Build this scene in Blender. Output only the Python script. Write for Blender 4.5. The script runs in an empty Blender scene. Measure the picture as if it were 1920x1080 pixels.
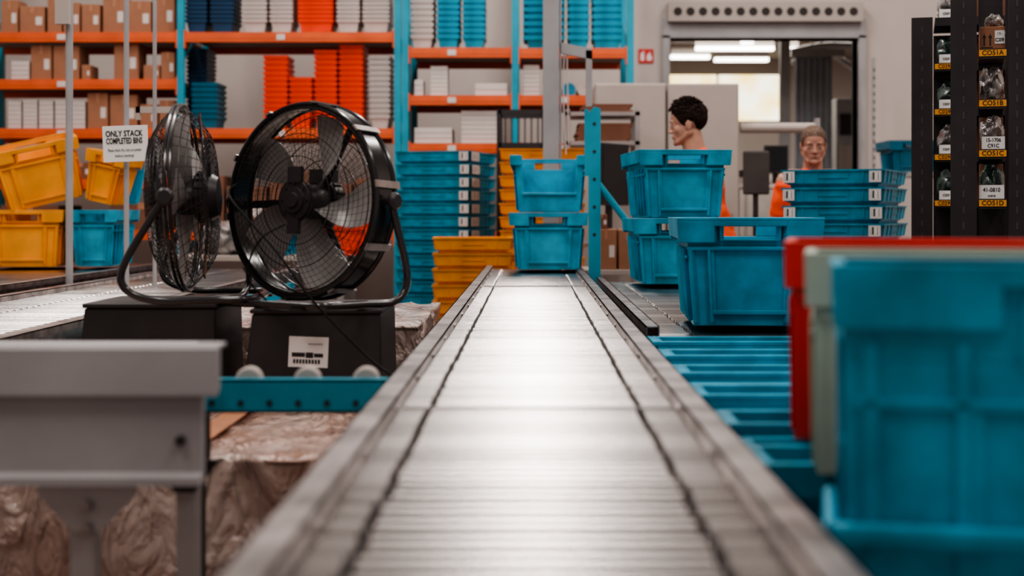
import bpy,bmesh,math,random
from mathutils import Vector,Matrix,Euler,noise
random.seed(7)
S=bpy.context.scene; COL=S.collection
F=2666.7
def X(px,d): return (px-997)/F*d
def Z(py,d): return 1.1-(py-400)/F*d
pi=math.pi
# ---------------------------------------------------------------- materials
MATS={}
def mat(name,col,rough=.5,metal=0,var=.12,scale=6,bump=0,bscale=30,coat=0,emis=0,spec=.5,stretch=None,col2=None,lo=.35,hi=.65,bdist=.02,crease=False,orand=0,bstretch=None,bdet=4):
    if name in MATS: return MATS[name]
    m=bpy.data.materials.new(name); m.use_nodes=True
    nt=m.node_tree; N=nt.nodes; L=nt.links; b=N['Principled BSDF']
    tc=N.new('ShaderNodeTexCoord'); mp=N.new('ShaderNodeMapping')
    L.new(tc.outputs['Object'],mp.inputs[0])
    if stretch: mp.inputs['Scale'].default_value=stretch
    nz=N.new('ShaderNodeTexNoise'); nz.inputs['Scale'].default_value=scale; nz.inputs['Detail'].default_value=5
    L.new(mp.outputs[0],nz.inputs['Vector'])
    cr=N.new('ShaderNodeValToRGB'); e=cr.color_ramp.elements
    c2=col2 if col2 else tuple(min(1,c*(1+var)) for c in col)
    c1=col if col2 else tuple(c*(1-var) for c in col)
    e[0].color=(*c1,1); e[1].color=(*c2,1); e[0].position=lo; e[1].position=hi
    L.new(nz.outputs['Fac'],cr.inputs[0]); out=cr.outputs[0]
    if orand:
        oi=N.new('ShaderNodeObjectInfo'); mr=N.new('ShaderNodeMapRange'); mr.inputs['To Min'].default_value=1-orand; mr.inputs['To Max'].default_value=1.1
        L.new(oi.outputs['Random'],mr.inputs['Value'])
        mm=N.new('ShaderNodeVectorMath'); mm.operation='MULTIPLY'; L.new(out,mm.inputs[0]); L.new(mr.outputs[0],mm.inputs[1]); out=mm.outputs[0]
    L.new(out,b.inputs['Base Color'])
    b.inputs['Roughness'].default_value=rough; b.inputs['Metallic'].default_value=metal
    b.inputs['Specular IOR Level'].default_value=spec
    b.inputs['Coat Weight'].default_value=coat; b.inputs['Coat Roughness'].default_value=.1
    if bump:
        src=mp.outputs[0]
        if bstretch:
            m2=N.new('ShaderNodeMapping'); m2.inputs['Scale'].default_value=bstretch; m2.inputs['Rotation'].default_value=(.5,.3,.6)
            L.new(tc.outputs['Object'],m2.inputs[0]); src=m2.outputs[0]
        n2=N.new('ShaderNodeTexNoise'); n2.inputs['Scale'].default_value=bscale; n2.inputs['Detail'].default_value=bdet
        if crease: n2.inputs['Distortion'].default_value=1.6
        L.new(src,n2.inputs['Vector']); h=n2.outputs['Fac']
        if crease:
            ab=N.new('ShaderNodeMath'); ab.operation='SUBTRACT'; ab.inputs[1].default_value=.5; L.new(h,ab.inputs[0])
            a2=N.new('ShaderNodeMath'); a2.operation='ABSOLUTE'; L.new(ab.outputs[0],a2.inputs[0]); h=a2.outputs[0]
        bp=N.new('ShaderNodeBump'); bp.inputs['Strength'].default_value=bump; bp.inputs['Distance'].default_value=bdist
        L.new(h,bp.inputs['Height']); L.new(bp.outputs[0],b.inputs['Normal'])
        if coat: L.new(bp.outputs[0],b.inputs['Coat Normal'])
    if emis:
        L.new(cr.outputs[0],b.inputs['Emission Color']); b.inputs['Emission Strength'].default_value=emis
    MATS[name]=m; return m
TEAL=mat('teal_plastic',(.003,.28,.43),.40,var=.28,scale=9,bump=.05,bscale=60)
TEALD=mat('teal_dark',(.004,.12,.20),.5)
NAVY=mat('navy_plastic',(.008,.05,.12),.45)
TEALP=mat('teal_paint',(.005,.27,.38),.4)
YEL=mat('yellow_plastic',(.85,.32,.018),.42,var=.15)
ORR=mat('orange_plastic',(.85,.055,.010),.45,var=.1)
WHT=mat('white_plastic',(.58,.52,.49),.45,var=.08)
RED=mat('red_plastic',(.62,.03,.022),.45)
GRN=mat('pale_green_plastic',(.40,.48,.40),.5)
BEAM=mat('orange_paint',(.66,.10,.022),.45,var=.1)
CARD=mat('cardboard',(.32,.145,.08),.8,var=.15,scale=5)
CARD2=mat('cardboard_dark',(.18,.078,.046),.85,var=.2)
TAPE=mat('brown_tape',(.45,.21,.12),.35)
PAPER=mat('white_paper',(.62,.57,.54),.7,var=.05)
DECK=mat('shelf_deck',(.30,.21,.165),.7)
STEEL=mat('roller_steel',(.52,.485,.47),.25,1,var=.2,scale=3,stretch=(1,30,1),orand=.42)
STEELR=mat('rail_steel',(.40,.36,.35),.38,1,var=.4,scale=14,bump=.08)
GREY=mat('grey_paint',(.34,.325,.33),.5,var=.1,scale=4,bump=.03,bscale=50)
GREYM=mat('grey_metal',(.38,.355,.35),.4,.4)
DARK=mat('dark_gap',(.025,.018,.016),.7)
BLK=mat('black_gloss',(.014,.013,.014),.22,coat=.3,spec=.6)
BLKM=mat('black_matte',(.022,.018,.019),.5,var=.3)
CABLE=mat('black_cable',(.008,.007,.007),.6,spec=.15)
WIRE=mat('black_wire',(.03,.027,.027),.3,.3)
BLADE=mat('grey_blade',(.30,.28,.275),.30,.1)
HUB=mat('fan_motor_black',(.024,.021,.022),.4)
CREAM=mat('cream_paint',(.42,.36,.325),.6,var=.03)
WALL=mat('wall_plaster',(.52,.455,.42),.85,var=.05,scale=1.2,bump=.05)
FLOOR=mat('concrete_floor',(.20,.13,.11),.45,var=.2,scale=1.5,bump=.04)
CEIL=mat('ceiling_panel',(.33,.29,.27),.9)
SKIN=mat('skin',(.48,.24,.165),.5,var=.08,scale=20)
SKIN2=mat('skin_weathered',(.47,.24,.175),.5,var=.1,scale=20)
HAIRB=mat('dark_brown_hair',(.022,.012,.009),.75,var=.5,scale=60,spec=.12)
HAIRG=mat('grey_brown_hair',(.13,.085,.064),.8,var=.5,scale=90,spec=.2)
HIVIS=mat('hi_vis_orange',(.95,.085,.01),.7,var=.06)
NAVYC=mat('navy_cloth',(.02,.025,.05),.85)
EYEW=mat('eye_white',(.45,.40,.36),.3); IRIS=mat('iris_dark',(.03,.02,.015),.1)
LIP=mat('lip',(.36,.16,.125),.5)
TUBE=mat('lamp_tube',(1,.95,.88),.5,emis=7,var=0)
SIGNW=mat('sign_white',(.80,.77,.75),.4,var=.02)
INK=mat('black_ink',(.012,.012,.014),.6)
TAG=mat('yellow_tag',(.80,.33,.03),.5)
FIRE=mat('fire_red',(.62,.02,.015),.5)
PBAG=mat('plastic_bag',(.08,.07,.07),.2,col2=(.36,.32,.30),scale=14,bump=.8,bscale=18,coat=.5)
PBAGG=mat('green_bag',(.012,.04,.03),.25,col2=(.07,.10,.09),scale=14,bump=.8,bscale=18)
WRAP=mat('stretch_wrap',(.40,.22,.16),.16,col2=(.64,.50,.44),scale=2.6,bump=1,bscale=5,coat=1,crease=True,bdist=.07,lo=.36,hi=.62,bstretch=(2.2,.9,1.0),bdet=6)
WRAPB=mat('stretch_wrap_pale',(.44,.30,.25),.16,col2=(.70,.60,.55),scale=4,bump=1,bscale=6,coat=1,crease=True,bdist=.07,bstretch=(2.0,1,1),bdet=6)
WOOD=mat('pallet_wood',(.28,.16,.095),.8,scale=12,stretch=(1,8,8))
CURT=mat('grey_curtain',(.26,.29,.33),.6)
BRIGHT=mat('bright_window',(1,.72,.22),.5,col2=(1,.96,.74),scale=2.5,emis=2.6,lo=.35,hi=.6)
SCREEN=mat('screen_black',(.01,.01,.012),.12)
CHAIRF=mat('grey_mesh_fabric',(.05,.042,.04),.8)
BLUEP=mat('blue_film',(.02,.25,.42),.3)
SLOT=mat('post_slot',(.05,.045,.045),.6)
def stripes():
    m=bpy.data.materials.new('barcode_stripes'); m.use_nodes=True; nt=m.node_tree; N=nt.nodes; L=nt.links
    tc=N.new('ShaderNodeTexCoord'); mp=N.new('ShaderNodeMapping'); mp.inputs['Scale'].default_value=(1,1,.01)
    w=N.new('ShaderNodeTexNoise'); w.inputs['Scale'].default_value=170; w.inputs['Detail'].default_value=1
    cr=N.new('ShaderNodeValToRGB'); cr.color_ramp.interpolation='CONSTANT'
    e=cr.color_ramp.elements; e[0].color=(.03,.03,.03,1); e[1].color=(.72,.68,.66,1); e[1].position=.47
    L.new(tc.outputs['Object'],mp.inputs[0]); L.new(mp.outputs[0],w.inputs['Vector']); L.new(w.outputs['Fac'],cr.inputs[0])
    L.new(cr.outputs[0],N['Principled BSDF'].inputs['Base Color']); N['Principled BSDF'].inputs['Roughness'].default_value=.5
    return m
BARC=stripes()
# ---------------------------------------------------------------- mesh builder
class MB:
    def __init__(s): s.v=[];s.f=[];s.m=[]
    def add(s,vs,fs,mi=0):
        o=len(s.v); s.v+= [tuple(v) for v in vs]
        for f in fs: s.f.append(tuple(i+o for i in f)); s.m.append(mi)
    def hexa(s,p,mi=0):
        s.add(p,[(0,3,2,1),(4,5,6,7),(0,1,5,4),(1,2,6,5),(2,3,7,6),(3,0,4,7)],mi)
    def box(s,x0,x1,y0,y1,z0,z1,mi=0,M=None):
        p=[(x0,y0,z0),(x1,y0,z0),(x1,y1,z0),(x0,y1,z0),(x0,y0,z1),(x1,y0,z1),(x1,y1,z1),(x0,y1,z1)]
        if M: p=[M@Vector(q) for q in p]
        s.hexa(p,mi)
    def prism(s,poly,a,b,axis='x',mi=0):
        def mk(q,t): return {'x':(t,q[0],q[1]),'y':(q[0],t,q[1]),'z':(q[0],q[1],t)}[axis]
        n=len(poly); vs=[mk(q,a) for q in poly]+[mk(q,b) for q in poly]
        s.add(vs,[tuple(range(n))[::-1],tuple(range(n,2*n))]+[(i,(i+1)%n,(i+1)%n+n,i+n) for i in range(n)],mi)
    def tube(s,pts,r,seg=8,closed=False,mi=0,r2=None):
        pts=[Vector(p) for p in pts]; n=len(pts); vs=[];fs=[]
        rs=r if isinstance(r,(list,tuple)) else [r]*n
        up=None
        for i,p in enumerate(pts):
            if closed: t=(pts[(i+1)%n]-pts[i-1])
            else: t=pts[min(i+1,n-1)]-pts[max(i-1,0)]
            t.normalize()
            if up is None:
                up=t.orthogonal().normalized()
            up=(up-t*up.dot(t)).normalized(); b=t.cross(up)
            for k in range(seg):
                a=2*pi*k/seg; vs.append(p+(up*math.cos(a)+b*math.sin(a))*rs[i])
        m=n if closed else n-1
        for i in range(m):
            j=(i+1)%n
            for k in range(seg): fs.append((i*seg+k,i*seg+(k+1)%seg,j*seg+(k+1)%seg,j*seg+k))
        if not closed:
            fs.append(tuple(range(seg))[::-1]); fs.append(tuple(range((n-1)*seg,n*seg)))
        s.add(vs,fs,mi)
    def cyl(s,p0,p1,r,seg=16,mi=0): s.tube([p0,p1],r,seg,mi=mi)
    def lathe(s,prof,seg=48,axis='y',closed=False,mi=0):
        n=len(prof); vs=[];fs=[]
        for k in range(seg):
            a=2*pi*k/seg;c,q=math.cos(a),math.sin(a)
            for r,h in prof:
                vs.append({'y':(r*c,h,r*q),'z':(r*c,r*q,h),'x':(h,r*c,r*q)}[axis])
        for k in range(seg):
            j=(k+1)%seg
            for i in range(n if closed else n-1):
                i2=(i+1)%n; fs.append((k*n+i,k*n+i2,j*n+i2,j*n+i))
        s.add(vs,fs,mi)
    def ell(s,c,r,mi=0,seg=20,ring=12,M=None):
        vs=[];fs=[]; c=Vector(c)
        for i in range(ring+1):
            th=pi*i/ring
            for k in range(seg):
                a=2*pi*k/seg
                q=Vector((r[0]*math.sin(th)*math.cos(a),r[1]*math.sin(th)*math.sin(a),r[2]*math.cos(th)))
                if M: q=M@q
                vs.append(c+q)
        for i in range(ring):
            for k in range(seg): fs.append((i*seg+k,i*seg+(k+1)%seg,(i+1)*seg+(k+1)%seg,(i+1)*seg+k))
        s.add(vs,fs,mi)
    def cap(s,p0,p1,r0,r1,seg=14,mi=0):
        p0=Vector(p0);p1=Vector(p1);d=(p1-p0).normalized(); pts=[];rs=[]
        for a in (-85,-60,-30,0): pts.append(p0+d*r0*math.sin(math.radians(a)));rs.append(r0*math.cos(math.radians(a)))
        for a in (0,30,60,85): pts.append(p1+d*r1*math.sin(math.radians(a)));rs.append(r1*math.cos(math.radians(a)))
        s.tube(pts,rs,seg,mi=mi)
    def mesh(s,name,mats,smooth=False,merge=False):
        me=bpy.data.meshes.new(name); me.from_pydata(s.v,[],s.f)
        for m in (mats if isinstance(mats,(list,tuple)) else [mats]): me.materials.append(m)
        me.polygons.foreach_set('material_index',s.m)
        bm=bmesh.new(); bm.from_mesh(me)
        if merge: bmesh.ops.remove_doubles(bm,verts=bm.verts,dist=1e-5)
        bmesh.ops.recalc_face_normals(bm,faces=bm.faces); bm.to_mesh(me); bm.free()
        if smooth:
            me.polygons.foreach_set('use_smooth',[True]*len(me.polygons))
            try: me.set_sharp_from_angle(angle=math.radians(smooth if smooth is not True else 50))
            except Exception: pass
        me.update(); return me
def obj(name,me,loc=(0,0,0),rot=(0,0,0),parent=None,bevel=0):
    o=bpy.data.objects.new(name,me); COL.objects.link(o); o.location=loc; o.rotation_euler=rot
    if parent: o.parent=parent
    if bevel:
        b=o.modifiers.new('bevel','BEVEL'); b.width=bevel; b.segments=2; b.limit_method='ANGLE'; b.angle_limit=.7
    return o
def meta(o,label,cat,group=None):
    o['label']=label; o['category']=cat
    if group: o['group']=group
    return o
def root(name,loc,label,cat,group=None,rot=(0,0,0)):
    o=obj(name,None,loc,rot); o.empty_display_size=.1; return meta(o,label,cat,group)
def struct(name,me,loc=(0,0,0)):
    o=obj(name,me,loc); o['kind']='structure'; return o
def crv(P,n=6):
    P=[Vector(p) for p in P]; out=[]
    for i in range(len(P)-1):
        a=P[max(i-1,0)];b=P[i];c=P[i+1];d=P[min(i+2,len(P)-1)]
        for k in range(n):
            t=k/n
            out.append(.5*((2*b)+(c-a)*t+(2*a-5*b+4*c-d)*t*t+(3*b-a-3*c+d)*t**3))
    out.append(P[-1]); return out
def text(s,size,loc,parent,m,name='lettering',rot=(pi/2,0,0),bold=0,sx=1):
    cu=bpy.data.curves.new(name,'FONT'); cu.body=s; cu.size=size; cu.align_x='CENTER'; cu.align_y='CENTER'
    cu.extrude=.0002; cu.offset=bold; cu.resolution_u=3
    t=bpy.data.objects.new('tmp',cu); COL.objects.link(t)
    bpy.context.view_layer.update()
    dg=bpy.context.evaluated_depsgraph_get(); me=bpy.data.meshes.new_from_object(t.evaluated_get(dg))
    bpy.data.objects.remove(t); me.materials.clear(); me.materials.append(m)
    o=obj(name,me,loc,rot,parent); o.scale=(sx,1,1); return o
CACHE={}
# ---------------------------------------------------------------- totes
def wp(mb,W,L,H,tp,side,u0,u1,v0,v1,o0,o1,mi=0):
    def P(u,v,o):
        hx=(W/2-tp)+(tp)*v/H; hy=(L/2-tp)+tp*v/H
        if side==0: return (u*(hx+o),-(hy+o),v)
        if side==2: return (-u*(hx+o),(hy+o),v)
        if side==1: return ((hx+o),u*(hy+o),v)
        return (-(hx+o),-u*(hy+o),v)
    mb.hexa([P(u0,v0,o1),P(u1,v0,o1),P(u1,v0,o0),P(u0,v0,o0),P(u0,v1,o1),P(u1,v1,o1),P(u1,v1,o0),P(u0,v1,o0)],mi)
def tote_parts(W,L,H,tp,color,low=False,ro=.024):
    key=('hero',W,L,H,color.name,low,ro)
    if key in CACHE: return CACHE[key]
    t=.005; b=MB(); k=ro/.024; WI=2*ro+.002
    A=lambda sd,u0,u1,v0,v1,o0,o1:wp(b,W-WI,L-WI,H,tp,sd,u0,u1,v0,v1,o0 if o0<0 else o0*k,o1*k if o1>0 else o1)
    hx=(W-WI)/2-tp;hy=(L-WI)/2-tp
    b.box(-hx,hx,-hy,hy,0,.006)
    for sd in (1,3):
        A(sd,-1,1,0,H,-t,0)
        for u in (-.8,-.5,-.2,.2,.5,.8): A(sd,u-.02,u+.02,.01,H-.08,0,.012)
        A(sd,-1,1,H*.62,H*.62+.008,0,.008)
    for sd in (0,2):
        if low and sd==0:
            A(sd,-1,-.80,0,H,-t,0);A(sd,.80,1,0,H,-t,0);A(sd,-.8,.8,0,H*.30,-t,0);A(sd,-.8,.8,H*.30,H*.30+.012,-t,.012)
            continue
        hb,ht=H*.80,H*.92
        A(sd,-1,1,0,hb,-t,0);A(sd,-1,1,ht,H,-t,0);A(sd,-1,-.42,hb,ht,-t,0);A(sd,.42,1,hb,ht,-t,0)
        for u in (-.9,-.62,.62,.9): A(sd,u-.022,u+.022,.008,H-.08,0,.014)
        A(sd,-.62,.62,.03,.042,0,.012)
        A(sd,-.60,-.56,.04,H*.7,0,.009);A(sd,.56,.60,.04,H*.7,0,.009)
        A(sd,-.95,.95,H*.70,H*.70+.010,0,.014)
    body=b.mesh('tote_body',color)
    b=MB()
    for sd in range(4):
        if low and sd==0:
            A(sd,-1,-.8,H-.05,H,0,.022);A(sd,.8,1,H-.05,H,0,.022);continue
        A(sd,-1,1,H-.008,H,-t,.024)
        if sd in(0,2):
            A(sd,-1,-.5,H-.065,H-.008,.019,.024);A(sd,.5,1,H-.065,H-.008,.019,.024);A(sd,-.5,.5,H-.022,H-.008,.019,.024)
            for u in(-.52,.52):A(sd,u-.02,u+.02,H-.065,H-.008,0,.022)
        else:
            A(sd,-1,1,H-.055,H-.008,.019,.024)
            for u in(-.7,-.35,0,.35,.7):A(sd,u-.008,u+.008,H-.055,H-.008,0,.019)
    rim=b.mesh('tote_rim',color)
    b=MB(); A(0,-.42,.42,H*.79,H*.80,0,.016);A(0,-.44,-.42,H*.79,H*.93,0,.016);A(0,.42,.44,H*.79,H*.93,0,.016);A(0,-.42,.42,H*.92,H*.935,0,.018)
    han=b.mesh('tote_handle',color)
    CACHE[key]=(body,rim,han); return CACHE[key]
def hero(W,L,H,color,loc,rot,label,low=False,group=None,tp=.022,cat='storage tote',bv=.002,ro=.024):
    r=root('storage_tote',loc,label,cat,group,rot)
    bd,rm,hn=tote_parts(W,L,H,tp,color,low,ro)
    obj('body',bd,parent=r,bevel=bv);obj('rim',rm,parent=r,bevel=bv)
    if not low: obj('handle',hn,parent=r)
    obj('handle',hn,rot=(0,0,pi),parent=r)
    return r
def low_mesh(W,L,H,rh,color,ribs=False):
    key=('low',W,L,H,rh,color.name)
    if key in CACHE: return CACHE[key]
    b=MB(); tp=.03 if W>.3 else .018; w=.02 if W>.3 else .008; A=lambda *a:wp(b,W-2*w,L-2*w,H,tp,*a)
    hx=W/2-w-tp;hy=L/2-w-tp; b.box(-hx,hx,-hy,hy,0,.004)
    for sd in range(4):
        A(sd,-1,1,0,H,-.003,0); A(sd,-1,1,H-.006,H,0,w); A(sd,-1,1,H-rh,H-.006,w-.004,w)
        if ribs:
            for u in(-.95,-.6,-.3,.3,.6,.95): A(sd,u-.012,u+.012,H-rh+.002,H-.006,0,w+.004)
            A(sd,-1,1,H-rh-.006,H-rh,0,w*.5)
            A(sd,-1,1,H-.008,H,w-.002,w+.007)
            A(sd,-.28,.28,H-rh*.62,H-rh*.62+.004,w-.002,w+.004)
    CACHE[key]=b.mesh('nesting_tote',color); return CACHE[key]
def label_mesh(w,h,m):
    key=('lab',w,h,m.name)
    if key in CACHE: return CACHE[key]
    b=MB(); b.box(-w/2,w/2,-.001,0,-h/2,h/2,0); b.box(-w*.4,w*.4,-.0015,-.001,-h*.30,h*.36,1)
    CACHE[key]=b.mesh('label',[PAPER,m]); return CACHE[key]
def stack(n,W,L,H,rh,pitch,color,loc,yaw,label,group,labels=(),ribs=False,sw=.14):
    for i in range(n):
        o=meta(obj('nesting_tote',low_mesh(W,L,H,rh,color,ribs),(loc[0],loc[1],loc[2]+i*pitch),(0,0,yaw+random.uniform(-.012,.012))),label,'storage tote',group)
        for (sd,u) in labels:
            k=obj('barcode_label',label_mesh(.055 if sd==0 else sw,.052,BARC),parent=o)
            if sd==0: k.location=(u*W/2,-L/2-.008,H-rh/2-.002)
            else: k.location=(W/2+.008,u*L/2,H-rh/2-.002);k.rotation_euler=(0,0,pi/2)
            k['label']='white barcode sticker'
# ---------------------------------------------------------------- room
WY=12.0
b=MB();b.box(-7,6,-3,19,-.1,0);struct('floor',b.mesh('floor',FLOOR))
dx0,dx1,dz=X(1255,WY),X(1608,WY),Z(72,WY)
b=MB();b.box(-7,dx0,WY,WY+.2,0,5.8);b.box(dx1,6,WY,WY+.2,0,5.8);b.box(dx0,dx1,WY,WY+.2,dz,5.8);struct('wall_back',b.mesh('wall',WALL))
b=MB();b.box(-7.2,-7,-3,12.2,0,5.8);struct('wall_left',b.mesh('wall',WALL))
b=MB();b.box(6,6.2,-3,12.2,0,5.8);struct('wall_right',b.mesh('wall',WALL))
b=MB();b.box(-7,6,-3,12.2,5.8,5.9);struct('ceiling',b.mesh('ceil',CEIL))
b=MB();b.box(-.5,6,WY+.2,19,3.1,3.2);struct('ceiling.001',b.mesh('ceil',CEIL))
wx0,wx1,wz0,wz1=X(1225,18.4),X(1466,18.4),Z(226,18.4),Z(140,18.4)
b=MB();b.box(-.5,wx0,18.4,18.6,0,3.1);b.box(wx1,6,18.4,18.6,0,3.1);b.box(wx0,wx1,18.4,18.6,0,wz0);b.box(wx0,wx1,18.4,18.6,wz1,3.1);struct('wall_far',b.mesh('wall',WALL))
b=MB();b.box(-.7,-.5,12.2,18.6,0,3.1);struct('wall_far_left',b.mesh('wall',WALL))
b=MB();b.box(6,6.2,12.2,18.6,0,3.1);struct('wall_far_right',b.mesh('wall',WALL))
b=MB();b.box(wx0,wx1,18.45,18.5,wz0,wz1);
for i in(0,2,4):
    xx=wx0+(wx1-wx0)*i/4; b.box(xx-.01,xx+.01,18.38,18.45,wz0,wz1,1)
struct('window_1',b.mesh('win',[BRIGHT,GREYM]))
b=MB();b.box(dx0-.06,dx0,WY-.05,WY+.22,0,dz+.02);b.box(dx1,dx1+.06,WY-.05,WY+.22,0,dz+.02);b.box(dx0-.06,dx1+.06,WY-.05,WY+.22,dz,dz+.16)
struct('trim_1',b.mesh('frame',GREY))
z0,z1=Z(40,WY-.1),Z(4,WY-.1)
b=MB();b.box(dx0-.02,dx1+.02,WY-.12,WY,z0,z1)
nh=15
for i in range(nh):
    xx=dx0+.06+(dx1-dx0-.12)*i/(nh-1); b.lathe([(0,-.124),(.036,-.124),(.036,-.12)],14,'y',mi=1)
    for k in range(len(b.v)-14*3,len(b.v)): v=b.v[k]; b.v[k]=(v[0]+xx,v[1]+WY,v[2]+(z0+z1)/2)
struct('trim_2',b.mesh('perforated_beam',[CREAM,DARK]))
b=MB();b.box(-7,dx0-.1,WY-.02,WY,0,.12);struct('baseboard_back',b.mesh('bb',GREYM))
r=root('strip_curtain',(0,0,0),'grey-blue vertical strip curtain hanging beyond the doorway','curtain')
b=MB(); cx0,cx1=X(1492,13.2),X(1562,13.2)
n=12
for i in range(n):
    x=cx0+(cx1-cx0)*i/n; b.box(x,x+(cx1-cx0)/n*.85,13.2+(i%2)*.03,13.23+(i%2)*.03,.02,2.55)
obj('strips',b.mesh('c',CURT),parent=r)
b=MB();b.box(cx0-.05,cx1+.1,13.15,13.3,2.55,2.62);obj('rail',b.mesh('c',GREYM),parent=r)
b=MB();b.box(X(1464,13),X(1482,13),13,13.1,0,3.1);meta(obj('steel_column',b.mesh('c',GREY)),'grey steel column beyond the doorway','column')
for i,(xa,za,xb,zb_,rr) in enumerate(((1480,98,1600,86,.035),(1485,118,1560,104,.025),(1530,92,1600,128,.03))):
    b=MB();b.tube(crv([(X(xa,14),14,Z(za,14)),(X((xa+xb)/2,14),14,Z((za+zb_)/2-6,14)),(X(xb,14),14,Z(zb_,14))]),rr,12);b.cyl((X((xa+xb)/2,14),14,Z((za+zb_)/2-6,14)),(X((xa+xb)/2,14),14,3.1),.01,8)
    meta(obj('ceiling_pipe',b.mesh('c',GREYM,smooth=True)),'grey pipe hung from the ceiling beyond the doorway','pipe','pipes beyond the doorway')
R=root('control_machine',(X(1588,13.6),13.6,0),'grey machine with boxes and panels beyond the doorway','machine')
b=MB();b.box(-.1,.14,0,.4,0,2.2);obj('body',b.mesh('c',GREY),parent=R,bevel=.01)
for q,(za,zb_,m) in enumerate(((1.5,1.75,CREAM),(1.85,2.05,BLKM),(1.2,1.4,CREAM))): b=MB();b.box(-.07,.1,-.03,0,za,zb_);obj('panel',b.mesh('c',m),parent=R,bevel=.004)
def lamp(px0,px1,py,d,ydepth=.08):
    x0,x1,z=X(px0,d),X(px1,d),Z(py,d)
    r=root('ceiling_light_fixture',((x0+x1)/2,d,z),'long white fluorescent ceiling light','ceiling light','lights beyond the doorway')
    b=MB();b.box(-(x1-x0)/2,(x1-x0)/2,-.05,.05,-.02,.02);obj('tube',b.mesh('t',TUBE),parent=r)
    b=MB();b.box(-(x1-x0)/2,(x1-x0)/2,-.06,.06,.02,3.1-z);obj('housing',b.mesh('t',CREAM),parent=r)
lamp(1305,1450,91,15);lamp(1258,1330,107,16.5);lamp(1390,1412,79,14);lamp(1475,1495,92,15.5);lamp(1340,1440,112,17)
r=root('storage_cabinet',(2.3,15.5,0),'pale grey storage cabinet standing beyond the doorway','cabinet')
b=MB();b.box(-.5,.5,-.2,.2,0,1.55);obj('body',b.mesh('c',CREAM),parent=r,bevel=.01)
for a,c in((-.49,-.01),(.01,.49)):
    b=MB();b.box(a,c,-.215,-.2,.05,1.5);obj('door',b.mesh('c',WHT),parent=r,bevel=.004)
r=root('fire_sign',(X(1211,WY),WY-.012,Z(105,WY)),'small red fire equipment sign on the wall','sign')
b=MB();b.box(-.063,.063,0,.01,-.058,.058);obj('panel',b.mesh('p',FIRE),parent=r)
b=MB();b.box(-.045,-.015,-.003,0,-.04,.02);b.box(-.036,-.024,-.003,0,.02,.035);b.box(-.024,-.008,-.003,0,.03,.036)
b.prism([(.01,-.04),(.045,-.04),(.05,-.01),(.038,.01),(.034,.04),(.022,.012),(.014,.02),(.006,-.012)],-.003,0,'y');obj('pictogram',b.mesh('p',SIGNW),parent=r)
# ---------------------------------------------------------------- conveyors
def conveyor(x0,x1,y0,y1,z,pitch,r,label,gaps=(),rail_h=.10,lip=.018,railw=.04,mr=STEELR,legs=None,nmax=100):
    R=root('roller_conveyor',((x0+x1)/2,y0,0),label,'conveyor'); cx=(x0+x1)/2
    a,c=x0-cx+railw,x1-cx-railw
    MS=[];BS=[]
    for wv in range(5):
        off=(0,.0018,.0008,-.0018,-.0008)[wv]
        b=MB(); cuts=[a+.003]+[g-cx+off for g in gaps]+[c-.003]
        for i in range(len(cuts)-1):
            s=cuts[i]+(.006 if i else 0); e=cuts[i+1]-(.006 if i<len(cuts)-2 else 0)
            b.cyl((s,0,0),(e,0,0),r,14,0)
        b.cyl((a-.002,0,0),(c+.002,0,0),r*.35,8,1)
        BS.append(b);MS.append(b.mesh('roller',[STEEL,DARK],smooth=40))
    n=int((y1-y0-2*r)/pitch)
    rr=random.Random(3);idx=[rr.randrange(5) for _ in range(n)]
    for i in range(min(n,nmax)):
        obj('roller',MS[idx[i]],(0,pitch*(i+.5)+r*.5,z-r),parent=R)
    if n>nmax:
        bb=MB(); 
        for i in range(nmax,n):
            b=BS[idx[i]];bb.add([(v[0],v[1]+pitch*(i+.5)+r*.5,v[2]+z-r) for v in b.v],b.f,0);bb.m=bb.m[:-len(b.m)]+b.m
        o=obj('roller',bb.mesh('rollers_far',[STEEL,DARK],smooth=40),parent=R);o['kind']='stuff'
    L=y1-y0
    for sgn,xi,xo in ((-1,a,x0-cx),(1,c,x1-cx)):
        b=MB(); t=.003*sgn
        b.box(min(xi,xi+t),max(xi,xi+t),0,L,z-rail_h,z+lip)
        b.box(min(xi,xo),max(xi,xo),0,L,z+lip-.003,z+lip)
        b.box(min(xo,xo-t),max(xo,xo-t),0,L,z+lip-.022,z+lip)
        b.box(min(xi,xo),max(xi,xo),0,L,z-rail_h,z-rail_h+.003)
        k=0
        while k*.4+.2<L:
            b.cyl((xi-.004*sgn,k*.4+.2,z+.004),(xi+.006*sgn,k*.4+.2,z+.004),.005,8);k+=1
        obj('side_rail',b.mesh('rail',mr),parent=R)
    b=MB();b.box(a+.002,c-.002,.01,L-.01,z-rail_h+.005,z-rail_h+.008);obj('gap_shade_sheet',b.mesh('shade_sheet',DARK),parent=R)  # dark sheet below the rollers, shade put in as colour for the gaps
    for ly in (legs if legs is not None else [L*.12,L*.5,L*.88]):
        for sx in (x0-cx+railw/2,x1-cx-railw/2):
            b=MB();b.box(sx-.017,sx+.017,ly-.02,ly+.02,0,z-rail_h)
            obj('leg',b.mesh('leg',GREY),parent=R)
        b=MB();b.box(x0-cx+railw/2+.017,x1-cx-railw/2-.017,ly-.015,ly+.015,.3,.34);obj('cross_brace',b.mesh('leg',GREY),parent=R)
    return R
MC=conveyor(-.245,.262,.75,7.7,.80,.036,.0150,'long steel gravity roller conveyor with narrow rollers',gaps=(-.157,.166))
b=MB();b.box(-.206,.212,5.08,5.12,.7995,.8025);obj('joint_plate',b.mesh('jp',STEEL),parent=MC)
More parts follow.
